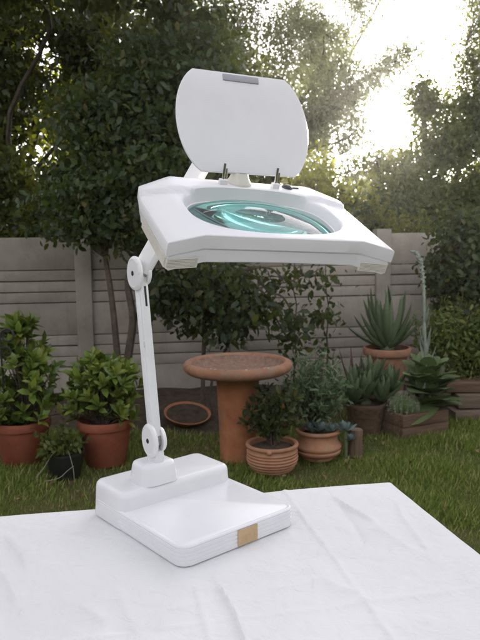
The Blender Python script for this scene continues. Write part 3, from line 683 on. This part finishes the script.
# silver flower spike
def spike():
    b = pp(.24, .22); t = thing('silver_flower_spike', 'tall silvery flower stalk with narrow upright leaves and a nodding tip', 'plant', b)
    pts = [b] + [at(x, y, 4.75) for x, y in ((427, 395), (426, 360), (424.5, 325), (424, 300), (423, 278), (421, 262), (417, 254), (412, 251))]
    pts = [p - b for p in pts]; pts[0] = Vector((0, 0, -.04)); MB().tube(pts, [.014, .013, .012, .011, .011, .011, .012, .013, .008], 8).build('stalk', G['silver'], t)
    lf = thick_leaf('leaf', 1, .085, .04, .25, G['silver'], 1.0, .6); g = random.Random(8)
    for k in range(46):
        f = k / 46; s = f * 5.6; i = int(s); p = pts[i].lerp(pts[i + 1], s - i); L = (.20 * (1 - f) + .035) * g.uniform(.8, 1.15)
        link('leaf', lf, t, Matrix.Translation(p) @ Matrix.Rotation(k * 2.4, 4, 'Z') @ Matrix.Rotation(R(52 + 22 * f + g.gauss(0, 6)), 4, 'X') @ Matrix.Scale(L, 4))
    bud = MB().lathe([(.0005, -.011), (.007, -.006), (.009, .002), (.005, .011), (.0005, .014)], 7).mesh('bud', G['silver'])
    for k in range(40):
        s = 4.6 + 3.3 * k / 40; i = int(s); p = pts[i].lerp(pts[i + 1], s - i); a = k * 2.4
        link('bud', bud, t, Matrix.Translation(p + Vector((math.cos(a) * .011, math.sin(a) * .011, 0))) @ Matrix.Rotation(a, 4, 'Z') @ Matrix.Rotation(.9, 4, 'Y') @ Matrix.Scale(g.uniform(.8, 1.2), 4))
spike()
# aloe in tall pot
cA = Vector((1.23, 5.3, .03))
pot('aloe_pot', 'tall wide rimmed terracotta pot holding the big aloe', cA, [(.01, .004), (.11, 0), (.115, .01), (.15, .30), (.165, .45), (.17, .465), (.195, .47), (.20, .48), (.20, .525), (.195, .53), (.178, .53), (.172, .48)], M['bath'], .50, .168)
alo = thick_leaf('leaf', 1, .075, .075, .32, G['aloe'], 1.0, 1.0)
t = thing('aloe_plant', 'large spiky grey green aloe in the tall terracotta pot', 'aloe', cA + Vector((0, 0, .51)))
MB().lathe([(.05, -.03), (.06, .02), (.03, .08), (.001, .1)], 10).build('stem', G['aloe'], t)
rosette(t, alo, 34, 31, .30, .46, .15, 1.3, (0, 0, .02), .12, .04)
# small upright succulents in dark pot
cD = Vector((.935, 4.72, 0))
pot('dark_clay_pot', 'dark brown clay pot beside the timber planter', cD, [(.01, .003), (.11, 0), (.115, .01), (.14, .2), (.15, .21), (.15, .235), (.138, .235), (.13, .19)], M['wood'], .215, .13)
up_ = thick_leaf('leaf', 1, .16, .10, .22, G['aloe'], .8, .8)
t = thing('upright_succulent', 'clump of upright pale green succulent rosettes in the dark clay pot', 'succulent', cD + Vector((0, 0, .22)))
MB().lathe([(.05, -.03), (.05, .02), (.001, .05)], 8).build('stem', G['aloe'], t)
for k, (x, y, z) in enumerate(((0, 0, .05), (-.10, -.04, .02), (.12, -.03, .03), (.06, .08, .14), (-.06, .05, .08), (.2, .06, .08))): rosette(t, up_, 17, 40 + k, .21, .19, .35, 1.3, (x, y, z), .15)
brz = thick_leaf('leaf', 1, .035, .02, .1, G['bronze'], 1.0, .6)
t = thing('bronze_leaf_plant', 'thin dark red spear leaved plant beside the upright succulents', 'plant', (.90, 4.95, 0))
MB().tube([(0, 0, -.03), (0, 0, .22)], .015, 7).build('stem', M['bark'], t); rosette(t, brz, 13, 51, .42, .36, .6, 1.35, (0, 0, .2), .15)
# old sleepers stacked
for k, (z, h, dx, m_) in enumerate(((0, .10, 0, M['sleeper']), (.10, .115, .05, M['sleeper']), (.215, .09, -.02, M['wood']))):
    o = MB().box((0, 0, h / 2), (.75, .20, h - .006), bev=.008).build('timber_sleeper', m_); o.location = (2.06 + dx, 5.05 + .05 * k, z + (-.005 if k == 0 else -.003)); o.rotation_euler = (0, R(.4 * (k - 1)), R(3 - 3 * k))
    tag(o, ('old timber sleeper lying on the grass, lowest of its stack', 'old timber sleeper, middle one of the stack beside the planter', 'dark timber sleeper on top of the stack beside the planter')[k], 'sleeper', 'stacked sleepers')
# bushes at the end of the wall
tree('lime_shrub', 'fine leaved lime green shrub growing behind the stacked sleepers', (2.05, 5.6, 0),
     [cap(452, 345, 5.4, .22), cap(475, 350, 5.4, .25), cap(465, 325, 5.5, .2), cap(440, 325, 5.5, .12), cap(490, 330, 5.4, .25), cap(455, 370, 5.3, .12), cap(435, 345, 5.5, .12)], 200, 34, .05, .2, G['lime'], .03, .08, 83, group=None, tpl='oval', cat='bush')
tree('dark_shrub', 'dark broad leaved shrub before the wall behind the lime green shrub', (2.35, 6.0, 0),
     [cap(460, 285, 5.8, .22), cap(478, 270, 5.8, .25), cap(455, 255, 5.8, .18), cap(480, 305, 5.7, .22), cap(495, 260, 5.9, .35), cap(440, 270, 5.95, .16), cap(450, 235, 6.0, .2), cap(475, 235, 6.0, .22), cap(440, 305, 5.9, .14)], 300, 36, .055, .3, G['broad'], .035, .09, 89, group=None, tpl='oval', cat='bush')
# slender canes with a few leaves by the wall
for (x0, nm, lab) in ((293, 'climber', 'thin leafy climber cane before the wall above the ribbed pot'), (325, 'climber', 'thin leafy climber cane before the wall above the feathery bush')):
    b = at(x0 + 2, 400, 5.5); b.z = .03; t = thing(nm, lab, 'climber', b)
    pts = [at(x0 + 2 + random.uniform(-2, 2), 395 - k * 15, 5.5) - b for k in range(10)]; pts[0] = Vector((0, 0, -.05))
    MB().tube(pts, [.009 - .0006 * k for k in range(10)], 6).build('stem', M['bark'], t)
    g_ = np.random.default_rng(x0); n_ = 90; k_ = g_.integers(2, 10, n_); pos_ = np.array([tuple(pts[k]) for k in k_]) + g_.normal(size=(n_, 3)) * np.array([.07, .05, .06])
    P_, F_ = scatter(leaf_tpl(.27, .15, .1), pos_, g_.normal(size=(n_, 3)) + np.array([0, 0, -.4]), g_.normal(size=(n_, 3)) + np.array([0, -.3, .8]), .055 * g_.uniform(.6, 1.2, n_))
    tag(link('foliage', fast_mesh('foliage', P_, F_, G['small'], True), t), kind='stuff')

# ------------------------------------------------------------------ table and cloth
TZ = .80; TA = R(11.5); TC = Vector((.375, 1.578, 0))        # far right corner of the cloth-covered top
tu = Vector((math.cos(TA), math.sin(TA), 0)); tv = Vector((math.sin(TA), -math.cos(TA), 0))   # along far edge (+right), towards the camera
TW, TD = 1.65, .98
t = thing('garden_table', 'rectangular table standing on the lawn hidden under the white cloth', 'table', TC - tu * TW / 2 + tv * TD / 2, rz=TA)
MB().box((0, 0, TZ - .024), (TW - .03, TD - .03, .03), bev=.004).build('tabletop', M['wood'], t)
for sx in (-1, 1):
    for sy in (-1, 1): MB().box((sx * (TW / 2 - .08), sy * (TD / 2 - .08), (TZ - .045) / 2 - .01), (.05, .05, TZ - .05), bev=.004).build('leg', M['wood'], t)
def tablecloth():
    o_ = TC - tu * TW / 2 + tv * TD / 2
    th = thing('tablecloth', 'white cotton tablecloth with fold creases spread over the garden table', 'tablecloth', (o_.x, o_.y, TZ), rz=TA)
    nx, ny = 560, 390; ov = .24; hx, hy = TW / 2, TD / 2; g = np.random.default_rng(2)
    X = np.linspace(-hx - ov, hx + ov, nx); Y = np.linspace(-hy - ov, hy + ov, ny); XX, YY = np.meshgrid(X, Y)
    # creases given as photo points on the table plane: (x0,y0,x1,y1,amp,width)
    Z = np.zeros_like(XX)
    Mi = Matrix.Rotation(-TA, 3, 'Z')
    def loc(px, py): q = Mi @ (on(px, py, TZ) - Vector((o_.x, o_.y, TZ))); return np.array([q.x, q.y])
    cre = [(214, 566, 250, 660, .006, .008), (333, 497, 375, 524, .007, .009), (340, 500, 362, 545, -.005, .010), (372, 522, 420, 560, .003, .02), (8, 535, 28, 572, .006, .012), (2, 570, 16, 610, .005, .014), (20, 560, 60, 540, .003, .016),
           (60, 600, 110, 625, .0025, .02), (300, 560, 420, 640, .0018, .03), (120, 590, 140, 640, .002, .014), (270, 590, 330, 575, .002, .016), (330, 610, 460, 590, .0025, .02), (0, 525, 90, 540, .003, .02), (395, 500, 430, 560, .003, .012)]
    for k in range(60):
        a, b_ = g.uniform(20, 470), g.uniform(530, 640); an = g.uniform(0, 6.28); L = g.uniform(20, 70); cre.append((a, b_, a + L * math.cos(an), b_ + L * .35 * math.sin(an), g.uniform(-.0018, .0022), g.uniform(.008, .018)))
    for (x0, y0, x1, y1, am, wd) in cre:
        p, q = loc(x0, y0), loc(x1, y1); d = q - p; L = np.hypot(*d); d /= L
        s = (XX - p[0]) * d[0] + (YY - p[1]) * d[1]; w = (XX - p[0]) * -d[1] + (YY - p[1]) * d[0]
        w = w + .004 * np.sin(s * 22 + x0)
        end = np.clip(np.minimum(s / (.3 * L) + .3, (L - s) / (.3 * L) + .3), 0, 1); end = end * end * (3 - 2 * end)
        Z += 1.5 * am * end * np.exp(-np.abs(w / (wd * .7)) ** 1.4)
    # ironed fold lines
    for fx in (-.275, .275, .55): Z += .003 * np.exp(-((XX - fx) / .006) ** 2)
    Z += .0016 * np.exp(-((YY + .02) / .006) ** 2)
    Z += .003 * np.sin(XX * 9 + 2 * np.sin(YY * 7)) * np.sin(YY * 8 + 1)
    # damp folds under the lamp base so that it rests on the cloth
    lp = loc(190, 535); far = np.clip((np.hypot(XX - lp[0], YY - lp[1]) - .17) / .08, 0, 1); Z *= far
    Z = np.where(Z < 0, -.005 * (1 - np.exp(Z / .005)), Z)
    r_ = .012; V = np.zeros((ny, nx, 3))
    dx = np.maximum(np.abs(XX) - hx, 0); dy = np.maximum(np.abs(YY) - hy, 0)
    drop = np.hypot(dx, dy); cx = np.clip(XX, -hx, hx); cy = np.clip(YY, -hy, hy)
    per = XX * 1.0 + YY * 1.0
    wave = .018 * np.sin(per * 21) + .012 * np.sin(per * 47 + 1)
    out = np.where(drop > 0, r_ * (1 - np.exp(-drop / r_)) + np.clip(drop / ov, 0, 1) * (.012 + wave * .8), 0)
    nxv = np.where(drop > 0, np.sign(XX) * dx / np.maximum(drop, 1e-6), 0); nyv = np.where(drop > 0, np.sign(YY) * dy / np.maximum(drop, 1e-6), 0)
    V[..., 0] = cx + nxv * np.maximum(out, 0); V[..., 1] = cy + nyv * np.maximum(out, 0)
    V[..., 2] = np.where(drop > 0, -np.maximum(0, drop - r_ * (1 - np.exp(-drop / r_))), 0) + Z * np.clip(1 - drop / .05, 0, 1) + .003 * np.sin(per * 5) * np.exp(-np.minimum(hx - np.abs(XX), hy - np.abs(YY)).clip(0) / .05) * 0 + .0005
    I = np.arange(nx * ny).reshape(ny, nx); Fc = np.stack([I[:-1, :-1], I[:-1, 1:], I[1:, 1:], I[1:, :-1]], -1).reshape(-1, 4)
    m = fast_mesh('cloth', V.reshape(-1, 3), Fc, M['cloth'], True)
    o = link('cloth', m, th); return th
tablecloth()

# ------------------------------------------------------------------ magnifier lamp
LT = R(40); lu = Vector((math.cos(LT), math.sin(LT), 0)); lv = Vector((-math.sin(LT), math.cos(LT), 0))
O_ = on(182, 572, TZ); O_.z = TZ + .002
LAMP = thing('magnifier_lamp', 'white articulated magnifier lamp with open lens lid standing on the tablecloth', 'lamp', O_, rz=LT)
Mi3 = Matrix.Rotation(-LT, 3, 'Z')
def L(p): return Mi3 @ (Vector(p) - O_)          # world -> lamp local
BW, BD, BH = .303, .356, .042
def rrect(x0, x1, y0, y1, r, n=7):
    pts = []
    for cx, cy, a0 in ((x1 - r, y1 - r, 0), (x0 + r, y1 - r, 90), (x0 + r, y0 + r, 180), (x1 - r, y0 + r, 270)):
        for i in range(n): a = R(a0 + 90 * i / (n - 1)); pts.append((cx + r * math.cos(a), cy + r * math.sin(a)))
    return pts
def slab(mb, x0, x1, y0, y1, levels, r, n=7):
    """levels: (z, inset)"""
    rings = []
    for z, ins in levels:
        rings.append([(x, y, z) for x, y in rrect(x0 + ins, x1 - ins, y0 + ins, y1 - ins, max(.002, r - ins), n)])
    k = len(rings[0]); vs = [v for rg in rings for v in rg]
    fs = [(i * k + j, i * k + (j + 1) % k, (i + 1) * k + (j + 1) % k, (i + 1) * k + j) for i in range(len(rings) - 1) for j in range(k)]
    fs += [tuple(range(k))[::-1], tuple((len(rings) - 1) * k + j for j in range(k))]
    return mb.add(vs, fs)
lev = [(0, .004), (.002, .001)]
for i in range(4):
    z = .006 + i * .0078; lev += [(z, 0), (z + .0055, 0), (z + .0063, .0011), (z + .0072, .0011)]
lev += [(.0385, 0), (.0405, .0008), (.0418, .0025), (.0422, .005), (.0408, .0085), (.0405, .010), (.0412, .012)]
slab(MB(), 0, BW, 0, BD, lev, .028).build('base_plate', M['plastic'], LAMP, 35)
slab(MB(), -.0015, BW + .0015, BD - .140, BD + .004, [(.0015, .001), (.004, 0), (.066, .004), (.074, .006), (.079, .011), (.080, .017)], .026).build('base_step', M['plastic'], LAMP, 45)
px, py = .108, .262
slab(MB(), px - .048, px + .048, py - .042, py + .042, [(.0795, 0), (.083, 0), (.115, .005), (.122, .008), (.125, .014), (.126, .02)], .026).build('mounting_block', M['plastic'], LAMP, 45)
MB().box((BW * .535, -.0012, .0205), (.052, .0012, .033)).build('tape_label', M['tape'], LAMP)
# joints and arms : world positions
J1 = Vector((-.199, 1.396, .975)); J2 = Vector((-.226, 1.428, 1.348)); T3 = at(226, 122, 1.43)
j1, j2, t3 = L(J1), L(J2), L(T3)
j1.x = px; j2.x = px
def beam(mb, a, b, wx, wd, M3, bev=.006):
    """box beam from a to b, cross-section wx along side axis, wd in-plane"""
    ax = (b - a).normalized(); sx = M3 - ax * M3.dot(ax); sx.normalize(); sy = ax.cross(sx)
    Mt = Matrix((sx, sy, ax)).transposed(); mb.box((a + b) / 2, (wx, wd, (b - a).length), Mt, bev); return sx, sy, ax
X_ = Vector((1, 0, 0))
mb = MB(); sx, sy, ax = beam(mb, j1 + (j2 - j1) * .02, j2 - (j2 - j1) * .02, .020, .030, X_, .004); arm = mb.build('lower_arm', M['enamel'], LAMP)
# slot and side rib along the arm
lo = j1 + (j2 - j1) * .80; hi = j1 + (j2 - j1) * .92
mb = MB(); beam(mb, lo - sy * .0148, hi - sy * .0148, .005, .0015, X_, 0); beam(mb, lo + sy * .0148, hi + sy * .0148, .005, .0015, X_, 0); mb.build('slot', M['dark'], arm)
mb = MB(); beam(mb, j1 + (j2 - j1) * .12 - sx * .0105, j2 - (j2 - j1) * .12 - sx * .0105, .004, .018, X_, .0015); mb.build('side_rib', M['enamel'], arm)
def joint(c, axis, arm_side, r=.038, half=.0125):
    q = axis.to_track_quat('Z', 'Y').to_matrix()
    r_full = r
    for s in (-1, 1):
        r = r_full * (1 if s < 0 else .74)
        d = MB().lathe([(.0005, 0), (r * .98, 0), (r, .002), (r, .0055), (r * .93, .0085), (r * .8, .0095), (r * .78, .0088), (.010, .0092), (.0005, .0092)], 40, q @ Matrix.Scale(s, 3, Vector((0, 0, 1))), c + axis * s * (half - .004))
        o = d.build('joint_disc', M['enamel'], LAMP)
        MB().lathe([(.0005, 0), (.0055, 0), (.0055, .0016), (.004, .0022), (.0005, .0016)], 12, q @ Matrix.Scale(s, 3, Vector((0, 0, 1))), c + axis * s * (half + .0050)).build('screw', M['dark'], o)
    MB().lathe([(.0005, -.5), (1, -.5), (1, .5), (.0005, .5)], 24, q @ Matrix.Diagonal((r * .6, r * .6, half * 2 - .0085)), c).build('joint_core', M['steel'], LAMP)
JX = Matrix.Rotation(R(-8), 3, 'Z') @ X_
joint(j1, JX, 0)
ua = (t3 - j2).normalized(); nrm2 = (X_ - ua * X_.dot(ua)).normalized()
joint(j2, JX, 0)
mb = MB(); beam(mb, j2 + ua * .005, t3, .020, .048, X_, .005); uarm = mb.build('upper_arm', M['enamel'], LAMP)
MB().box(j1 + Vector((0, 0, -.036)), (.024, .040, .030), None, .005).build('arm_foot', M['enamel'], LAMP)

# head frame
HC = Vector((.05, 1.183, 1.463)); yaw, pit, rol = R(21.882), R(26.013), R(2.764)
HM = Matrix.Rotation(yaw, 3, 'Z') @ Matrix.Rotation(pit, 3, 'X') @ Matrix.Rotation(rol, 3, 'Y')
def hp(x, y, z): return L(HC + HM @ Vector((x, y, z)))
W_, A_, D_, FY, WZ, E_, BX, BY = .215, .152, .109, .118, .012, .109, .148, .143
outer = [(W_, -FY), (W_, E_ - .022), (W_ - .003, E_), (BX, BY), (-BX, BY), (-W_ + .003, E_), (-W_, E_ - .022), (-W_, -FY), (-A_, -D_), (A_, -D_)]
IC = Vector((0, .008))
def barrel(hw_mid, hw_end, hy, n=18):
    """closed outline: straight front/back, bulging sides (counter-clockwise from right front)"""
    pts = []
    for i in range(n + 1):
        s = -1 + 2 * i / n; k = math.sqrt(max(0, 1 - (s * .92) ** 2)); k0 = math.sqrt(1 - .92 ** 2)
        pts.append((hw_end + (hw_mid - hw_end) * (k - k0) / (1 - k0), hy * s))
    for i in range(1, 8): pts.append((hw_end - 2 * hw_end * i / 8, hy))
    for i in range(n + 1):
        s = 1 - 2 * i / n; k = math.sqrt(max(0, 1 - (s * .92) ** 2)); k0 = math.sqrt(1 - .92 ** 2)
        pts.append((-(hw_end + (hw_mid - hw_end) * (k - k0) / (1 - k0)), hy * s))
    for i in range(1, 8): pts.append((-hw_end + 2 * hw_end * i / 8, -hy))
    return pts
def ray_poly(poly, c, a):
    dx, dy = math.cos(a), math.sin(a); best = None
    for i in range(len(poly)):
        x1, y1 = poly[i][0] - c[0], poly[i][1] - c[1]; x2, y2 = poly[(i + 1) % len(poly)][0] - c[0], poly[(i + 1) % len(poly)][1] - c[1]
        ex, ey = x2 - x1, y2 - y1; den = dx * ey - dy * ex
        if abs(den) < 1e-12: continue
        tt = (x1 * ey - y1 * ex) / den; ss = (x1 * dy - y1 * dx) / den
        if tt > 0 and -1e-9 <= ss <= 1 + 1e-9 and (best is None or tt < best): best = tt
    return best
inner = [(.150 * math.copysign(abs(math.cos(a)) ** (2 / 2.7), math.cos(a)), .095 * math.copysign(abs(math.sin(a)) ** (2 / 2.7), math.sin(a))) for a in [2 * math.pi * i / 72 for i in range(72)]]
inner = [(x, y + IC[1]) for x, y in inner]
angs = sorted(set([round(math.atan2(y - IC[1], x), 6) for x, y in outer] + [round(math.atan2(y - IC[1], x), 6) for x, y in inner] + [round(-math.pi + 2 * math.pi * i / 120, 6) for i in range(120)]))
angs = [a for i, a in enumerate(angs) if i == 0 or a - angs[i - 1] > .006]
def ztop(x, y):
    z = 0.0
    ax_ = abs(x)
    if ax_ > A_: z -= WZ * min(1, (ax_ - A_) / (W_ - A_))
    # the back hood stands a little proud of the side wings
    b = min(1, max(0, (y - .078) / .006)); return z + .0075 * b
def head_shell():
    mb = MB(); n = len(angs); rings = []
    Ro = [ray_poly(outer, IC, a) for a in angs]; Ri = [ray_poly(inner, IC, a) for a in angs]
    def ring(rf, zf): rings.append([(IC[0] + rf(i) * math.cos(a), IC[1] + rf(i) * math.sin(a), zf(i)) for i, a in enumerate(angs)])
    def zt(r): return lambda i: ztop(IC[0] + r(i) * math.cos(angs[i]), IC[1] + r(i) * math.sin(angs[i]))
    fo = lambda k: (lambda i: Ro[i] - k)
    # underside inner -> underside outer -> lower tier -> step -> upper tier -> top -> opening -> lens seat
    ring(lambda i: Ri[i] - .004, lambda i: -.050); ring(fo(.010), lambda i: zt(fo(.0))(i) - .051); ring(fo(.0065), lambda i: zt(fo(0))(i) - .048); ring(fo(.004), lambda i: zt(fo(0))(i) - .0275); ring(fo(.006), lambda i: zt(fo(0))(i) - .0265); ring(fo(.006), lambda i: zt(fo(0))(i) - .0245)
    ring(fo(.001), lambda i: zt(fo(0))(i) - .0238); ring(fo(0), lambda i: zt(fo(0))(i) - .0225)
    ring(fo(0), lambda i: zt(fo(0))(i) - .003); ring(fo(.001), lambda i: zt(fo(0))(i) - .001); ring(fo(.0035), zt(fo(.0035)))
    for f in (.2, .4, .6, .8):
        rr = lambda i, f=f: (Ro[i] - .0035) * (1 - f) + (Ri[i] + .004) * f
        ring(rr, zt(rr))
    r1 = lambda i: Ri[i] + .004; ring(r1, zt(r1)); r2 = lambda i: Ri[i] + .001; ring(r2, lambda i: zt(r2)(i) - .001)
    r3 = lambda i: Ri[i] - .002; ring(r3, lambda i: -.004); ring(lambda i: Ri[i] - .0075, lambda i: -.0180); ring(lambda i: Ri[i] - .010, lambda i: -.0187); ring(lambda i: Ri[i] - .010, lambda i: -.030); ring(lambda i: Ri[i] - .004, lambda i: -.050)
    vs = [hp(*p) for rg in rings for p in rg]
    fs = [(k * n + j, k * n + (j + 1) % n, (k + 1) * n + (j + 1) % n, (k + 1) * n + j) for k in range(len(rings) - 1) for j in range(n)]
    mb.add(vs, fs); return mb
HEAD = head_shell().build('head', M['plastic'], LAMP, 28)
# lens
def lens():
    out = [(x * .945, (y - IC[1]) * .92 + IC[1]) for x, y in inner]; n = len(out); mb = MB(); rg = []; lo_ = []
    zt_ = lambda x, y: -.0255 + .020 * (1 - (x * x + (y - IC[1]) ** 2) / .14 ** 2)
    zb_ = lambda x, y: -.0295 - .019 * (1 - (x * x + (y - IC[1]) ** 2) / .14 ** 2)
    for (acc, fz) in ((rg, zt_), (lo_, zb_)):
        for k in range(9):
            f = 1 - (k / 8) ** 1.15; acc.append([(x * f, IC[1] + (y - IC[1]) * f, fz(x * f, IC[1] + (y - IC[1]) * f)) for x, y in out] if k < 8 else [(0, IC[1], fz(0, IC[1]))])
    vs = []; fs = []
    def put(r): s = len(vs); vs.extend(r); return s
    ti = [put(r) for r in rg]; bi = [put(r) for r in lo_]
    for idx, flip in ((ti, 0), (bi, 1)):
        for k in range(7):
            for j in range(n):
                f = (idx[k] + j, idx[k] + (j + 1) % n, idx[k + 1] + (j + 1) % n, idx[k + 1] + j); fs.append(f[::-1] if flip else f)
        for j in range(n):
            f = (idx[7] + j, idx[7] + (j + 1) % n, idx[8]); fs.append(f[::-1] if flip else f)
    for j in range(n): fs.append((bi[0] + j, bi[0] + (j + 1) % n, ti[0] + (j + 1) % n, ti[0] + j))
    mb.add([hp(*v) for v in vs], fs); return mb
lens().build('lens', M['glass'], LAMP, 60)
tb = [(x * .84, (y - IC[1]) * .80 + IC[1], -.054) for x, y in inner]; tb = tb[-10:] + tb[:47]
MB().tube([hp(*p) for p in tb], .0075, 10).build('unlit_tube', M['enamel'], LAMP)  # unlit white tube, added to show as a bright streak through the lens
# vent grilles at the lower corners of the head
def grille(x0, y0, x1, y1, z0, z1):
    a = Vector((x0, y0, 0)); b = Vector((x1, y1, 0)); d = (b - a).normalized(); nn = Vector((d.y, -d.x, 0)); Ln = (b - a).length
    fr = MB(); bars = []
    Mt = Matrix((d, nn, Vector((0, 0, 1)))).transposed()
    def bx_(mb, s0, s1, za, zb, o0, o1):
        c = a + d * (s0 + s1) / 2 + nn * (o0 + o1) / 2 + Vector((0, 0, (za + zb) / 2)); q = MB().box(c, (s1 - s0, o1 - o0, zb - za), Mt)
        mb.add([hp(*v) for v in q.v], q.f)
    bx_(fr, .002, Ln - .002, z0, z1, -.006, -.0025)
    o = fr.build('vent_grille', M['aged'], HEAD)
    k = 7
    for i in range(k):
        za = z0 + (z1 - z0) * (i + .2) / k; q = MB(); bx_(q, .003, Ln - .003, za, za + (z1 - z0) / k * .55, -.003, -.0005); q.build('vent_bar', M['aged'], o)
zl = -WZ - .0275
grille(-W_ + .002, -FY + .0, -A_ - .002, -D_ - .0, zl - .0195, zl - .001); grille(A_ + .002, -D_, W_ - .002, -FY, zl - .0195, zl - .001)
grille(-W_, E_ - .06, -W_, -FY + .004, zl - .0195, zl - .001)
# lid
LQ = (.012, .128, .029); LANG, LINP, LH, LHW = .856, .021, .211, .101
ld = Vector((0, math.cos(LANG), math.sin(LANG))); lx = Vector((1, 0, 0)); ln_ = lx.cross(ld)
dd = ld * math.cos(LINP) - lx * math.sin(LINP); xx = lx * math.cos(LINP) + ld * math.sin(LINP)
def lidp(x, y, z): q = Vector(LQ) + xx * x + dd * y + ln_ * z; return hp(*q)
def lid_mesh():
    out = barrel(.143, LHW, LH / 2, 22); mb = MB(); n = len(out); rings = []
    for z, k in ((-.0028, .975), (-.0022, .994), (-.0008, 1.0), (.0012, 1.0), (.0026, .993), (.0032, .975), (.0030, .5)): rings.append([(x * k, y * k, z) for x, y in out])
    vs = [lidp(x, y + LH / 2, z - .003) for rg in rings for x, y, z in rg]
    fs = [(k * n + j, k * n + (j + 1) % n, (k + 1) * n + (j + 1) % n, (k + 1) * n + j) for k in range(len(rings) - 1) for j in range(n)]
    fs += [tuple(range(n))[::-1], tuple((len(rings) - 1) * n + j for j in range(n))]; return mb.add(vs, fs)
LID = lid_mesh().build('lens_lid', M['plastic'], LAMP, 35)
def lbox(mb, c, s, bev=0):
    q = MB().box(c, s, None, bev); mb.add([lidp(*v) for v in q.v], q.f); return mb
lbox(MB(), (.0, LH - .0115, .0009), (.078, .0135, .0032), .001).build('finger_grip', M['slot'], LID)
# hinges, swivel mount, knob
for hx in (-.045, .068):
    c0 = (hx, .122, .004); q = MB().box((hx, .1205, .010), (.016, .012, .014), None, .002); hg = MB().add([hp(*v) for v in q.v], q.f).build('hinge', M['enamel'], LAMP)
    MB().tube([hp(hx, .1215, .008), hp(hx, .1235, .022), hp(hx + .0005, .128, .046)], .0028, 10).build('pin', M['chrome'], hg)
    MB().tube([hp(hx + .006, .1225, .012), hp(hx + .0065, .129, .036)], .0022, 8).build('pin', M['chrome'], hg)
mc = Vector((-.006, .126, 0)); qm = Matrix.Rotation(R(-54), 3, 'X')
mc = Vector((-.006, .134, .006))
q = MB().lathe([(.025, -.006), (.026, .0), (.025, .003), (.0205, .009), (.0170, .017), (.0150, .022)], 30, Matrix.Rotation(R(-8), 3, 'X'), mc)
q.lathe([(.0152, .014), (.0145, .030), (.0140, .060), (.0005, .060)], 24, qm, mc + Vector((0, .002, .008))); MB().add([hp(*v) for v in q.v], q.f).build('swivel_cone', M['aged'], LAMP)
neck0 = hp(*(mc + Vector((0, .002, .008)) + qm @ Vector((0, 0, .055))))
mid_ = neck0.lerp(t3, .5) + Vector((0, .012, .0))
MB().tube([neck0, neck0.lerp(mid_, .5), mid_, t3], [.014, .014, .014, .014], 14).build('neck_tube', M['enamel'], LAMP)
joint(t3, X_, 0, .030, .0125)
q = MB().lathe([(.0005, 0), (.011, 0), (.012, .003), (.010, .007), (.006, .009), (.0005, .0095)], 14, None, (.098, .126, .004)); MB().add([hp(*v) for v in q.v], q.f).build('knob', M['dark'], LAMP)
q = MB().box((.112, .126, .0075), (.024, .006, .004), None, .0015); MB().add([hp(*v) for v in q.v], q.f).build('lever', M['dark'], LAMP)

# ------------------------------------------------------------------ haze volume added to imitate the sun's veiling glare
def haze():
    m = bpy.data.materials.new('glare_haze'); m.use_nodes = True; nt = m.node_tree; nt.nodes.clear()
    v = nt.nodes.new('ShaderNodeVolumePrincipled'); v.inputs['Color'].default_value = (1, .97, .92, 1); v.inputs['Density'].default_value = .0009; v.inputs['Anisotropy'].default_value = .8
    o = nt.nodes.new('ShaderNodeOutputMaterial'); nt.links.new(v.outputs[0], o.inputs['Volume'])
    b = MB().box((0, 4, 3.4), (340, 340, 9)).build('haze', m, None, 0); tag(b, 'thin pale haze added to imitate the veiling glare of the low sun', None, None, 'stuff')
haze()

# ------------------------------------------------------------------ render
scene.render.engine = 'CYCLES'
scene.cycles.max_bounces = 10; scene.cycles.transparent_max_bounces = 12; scene.cycles.transmission_bounces = 8
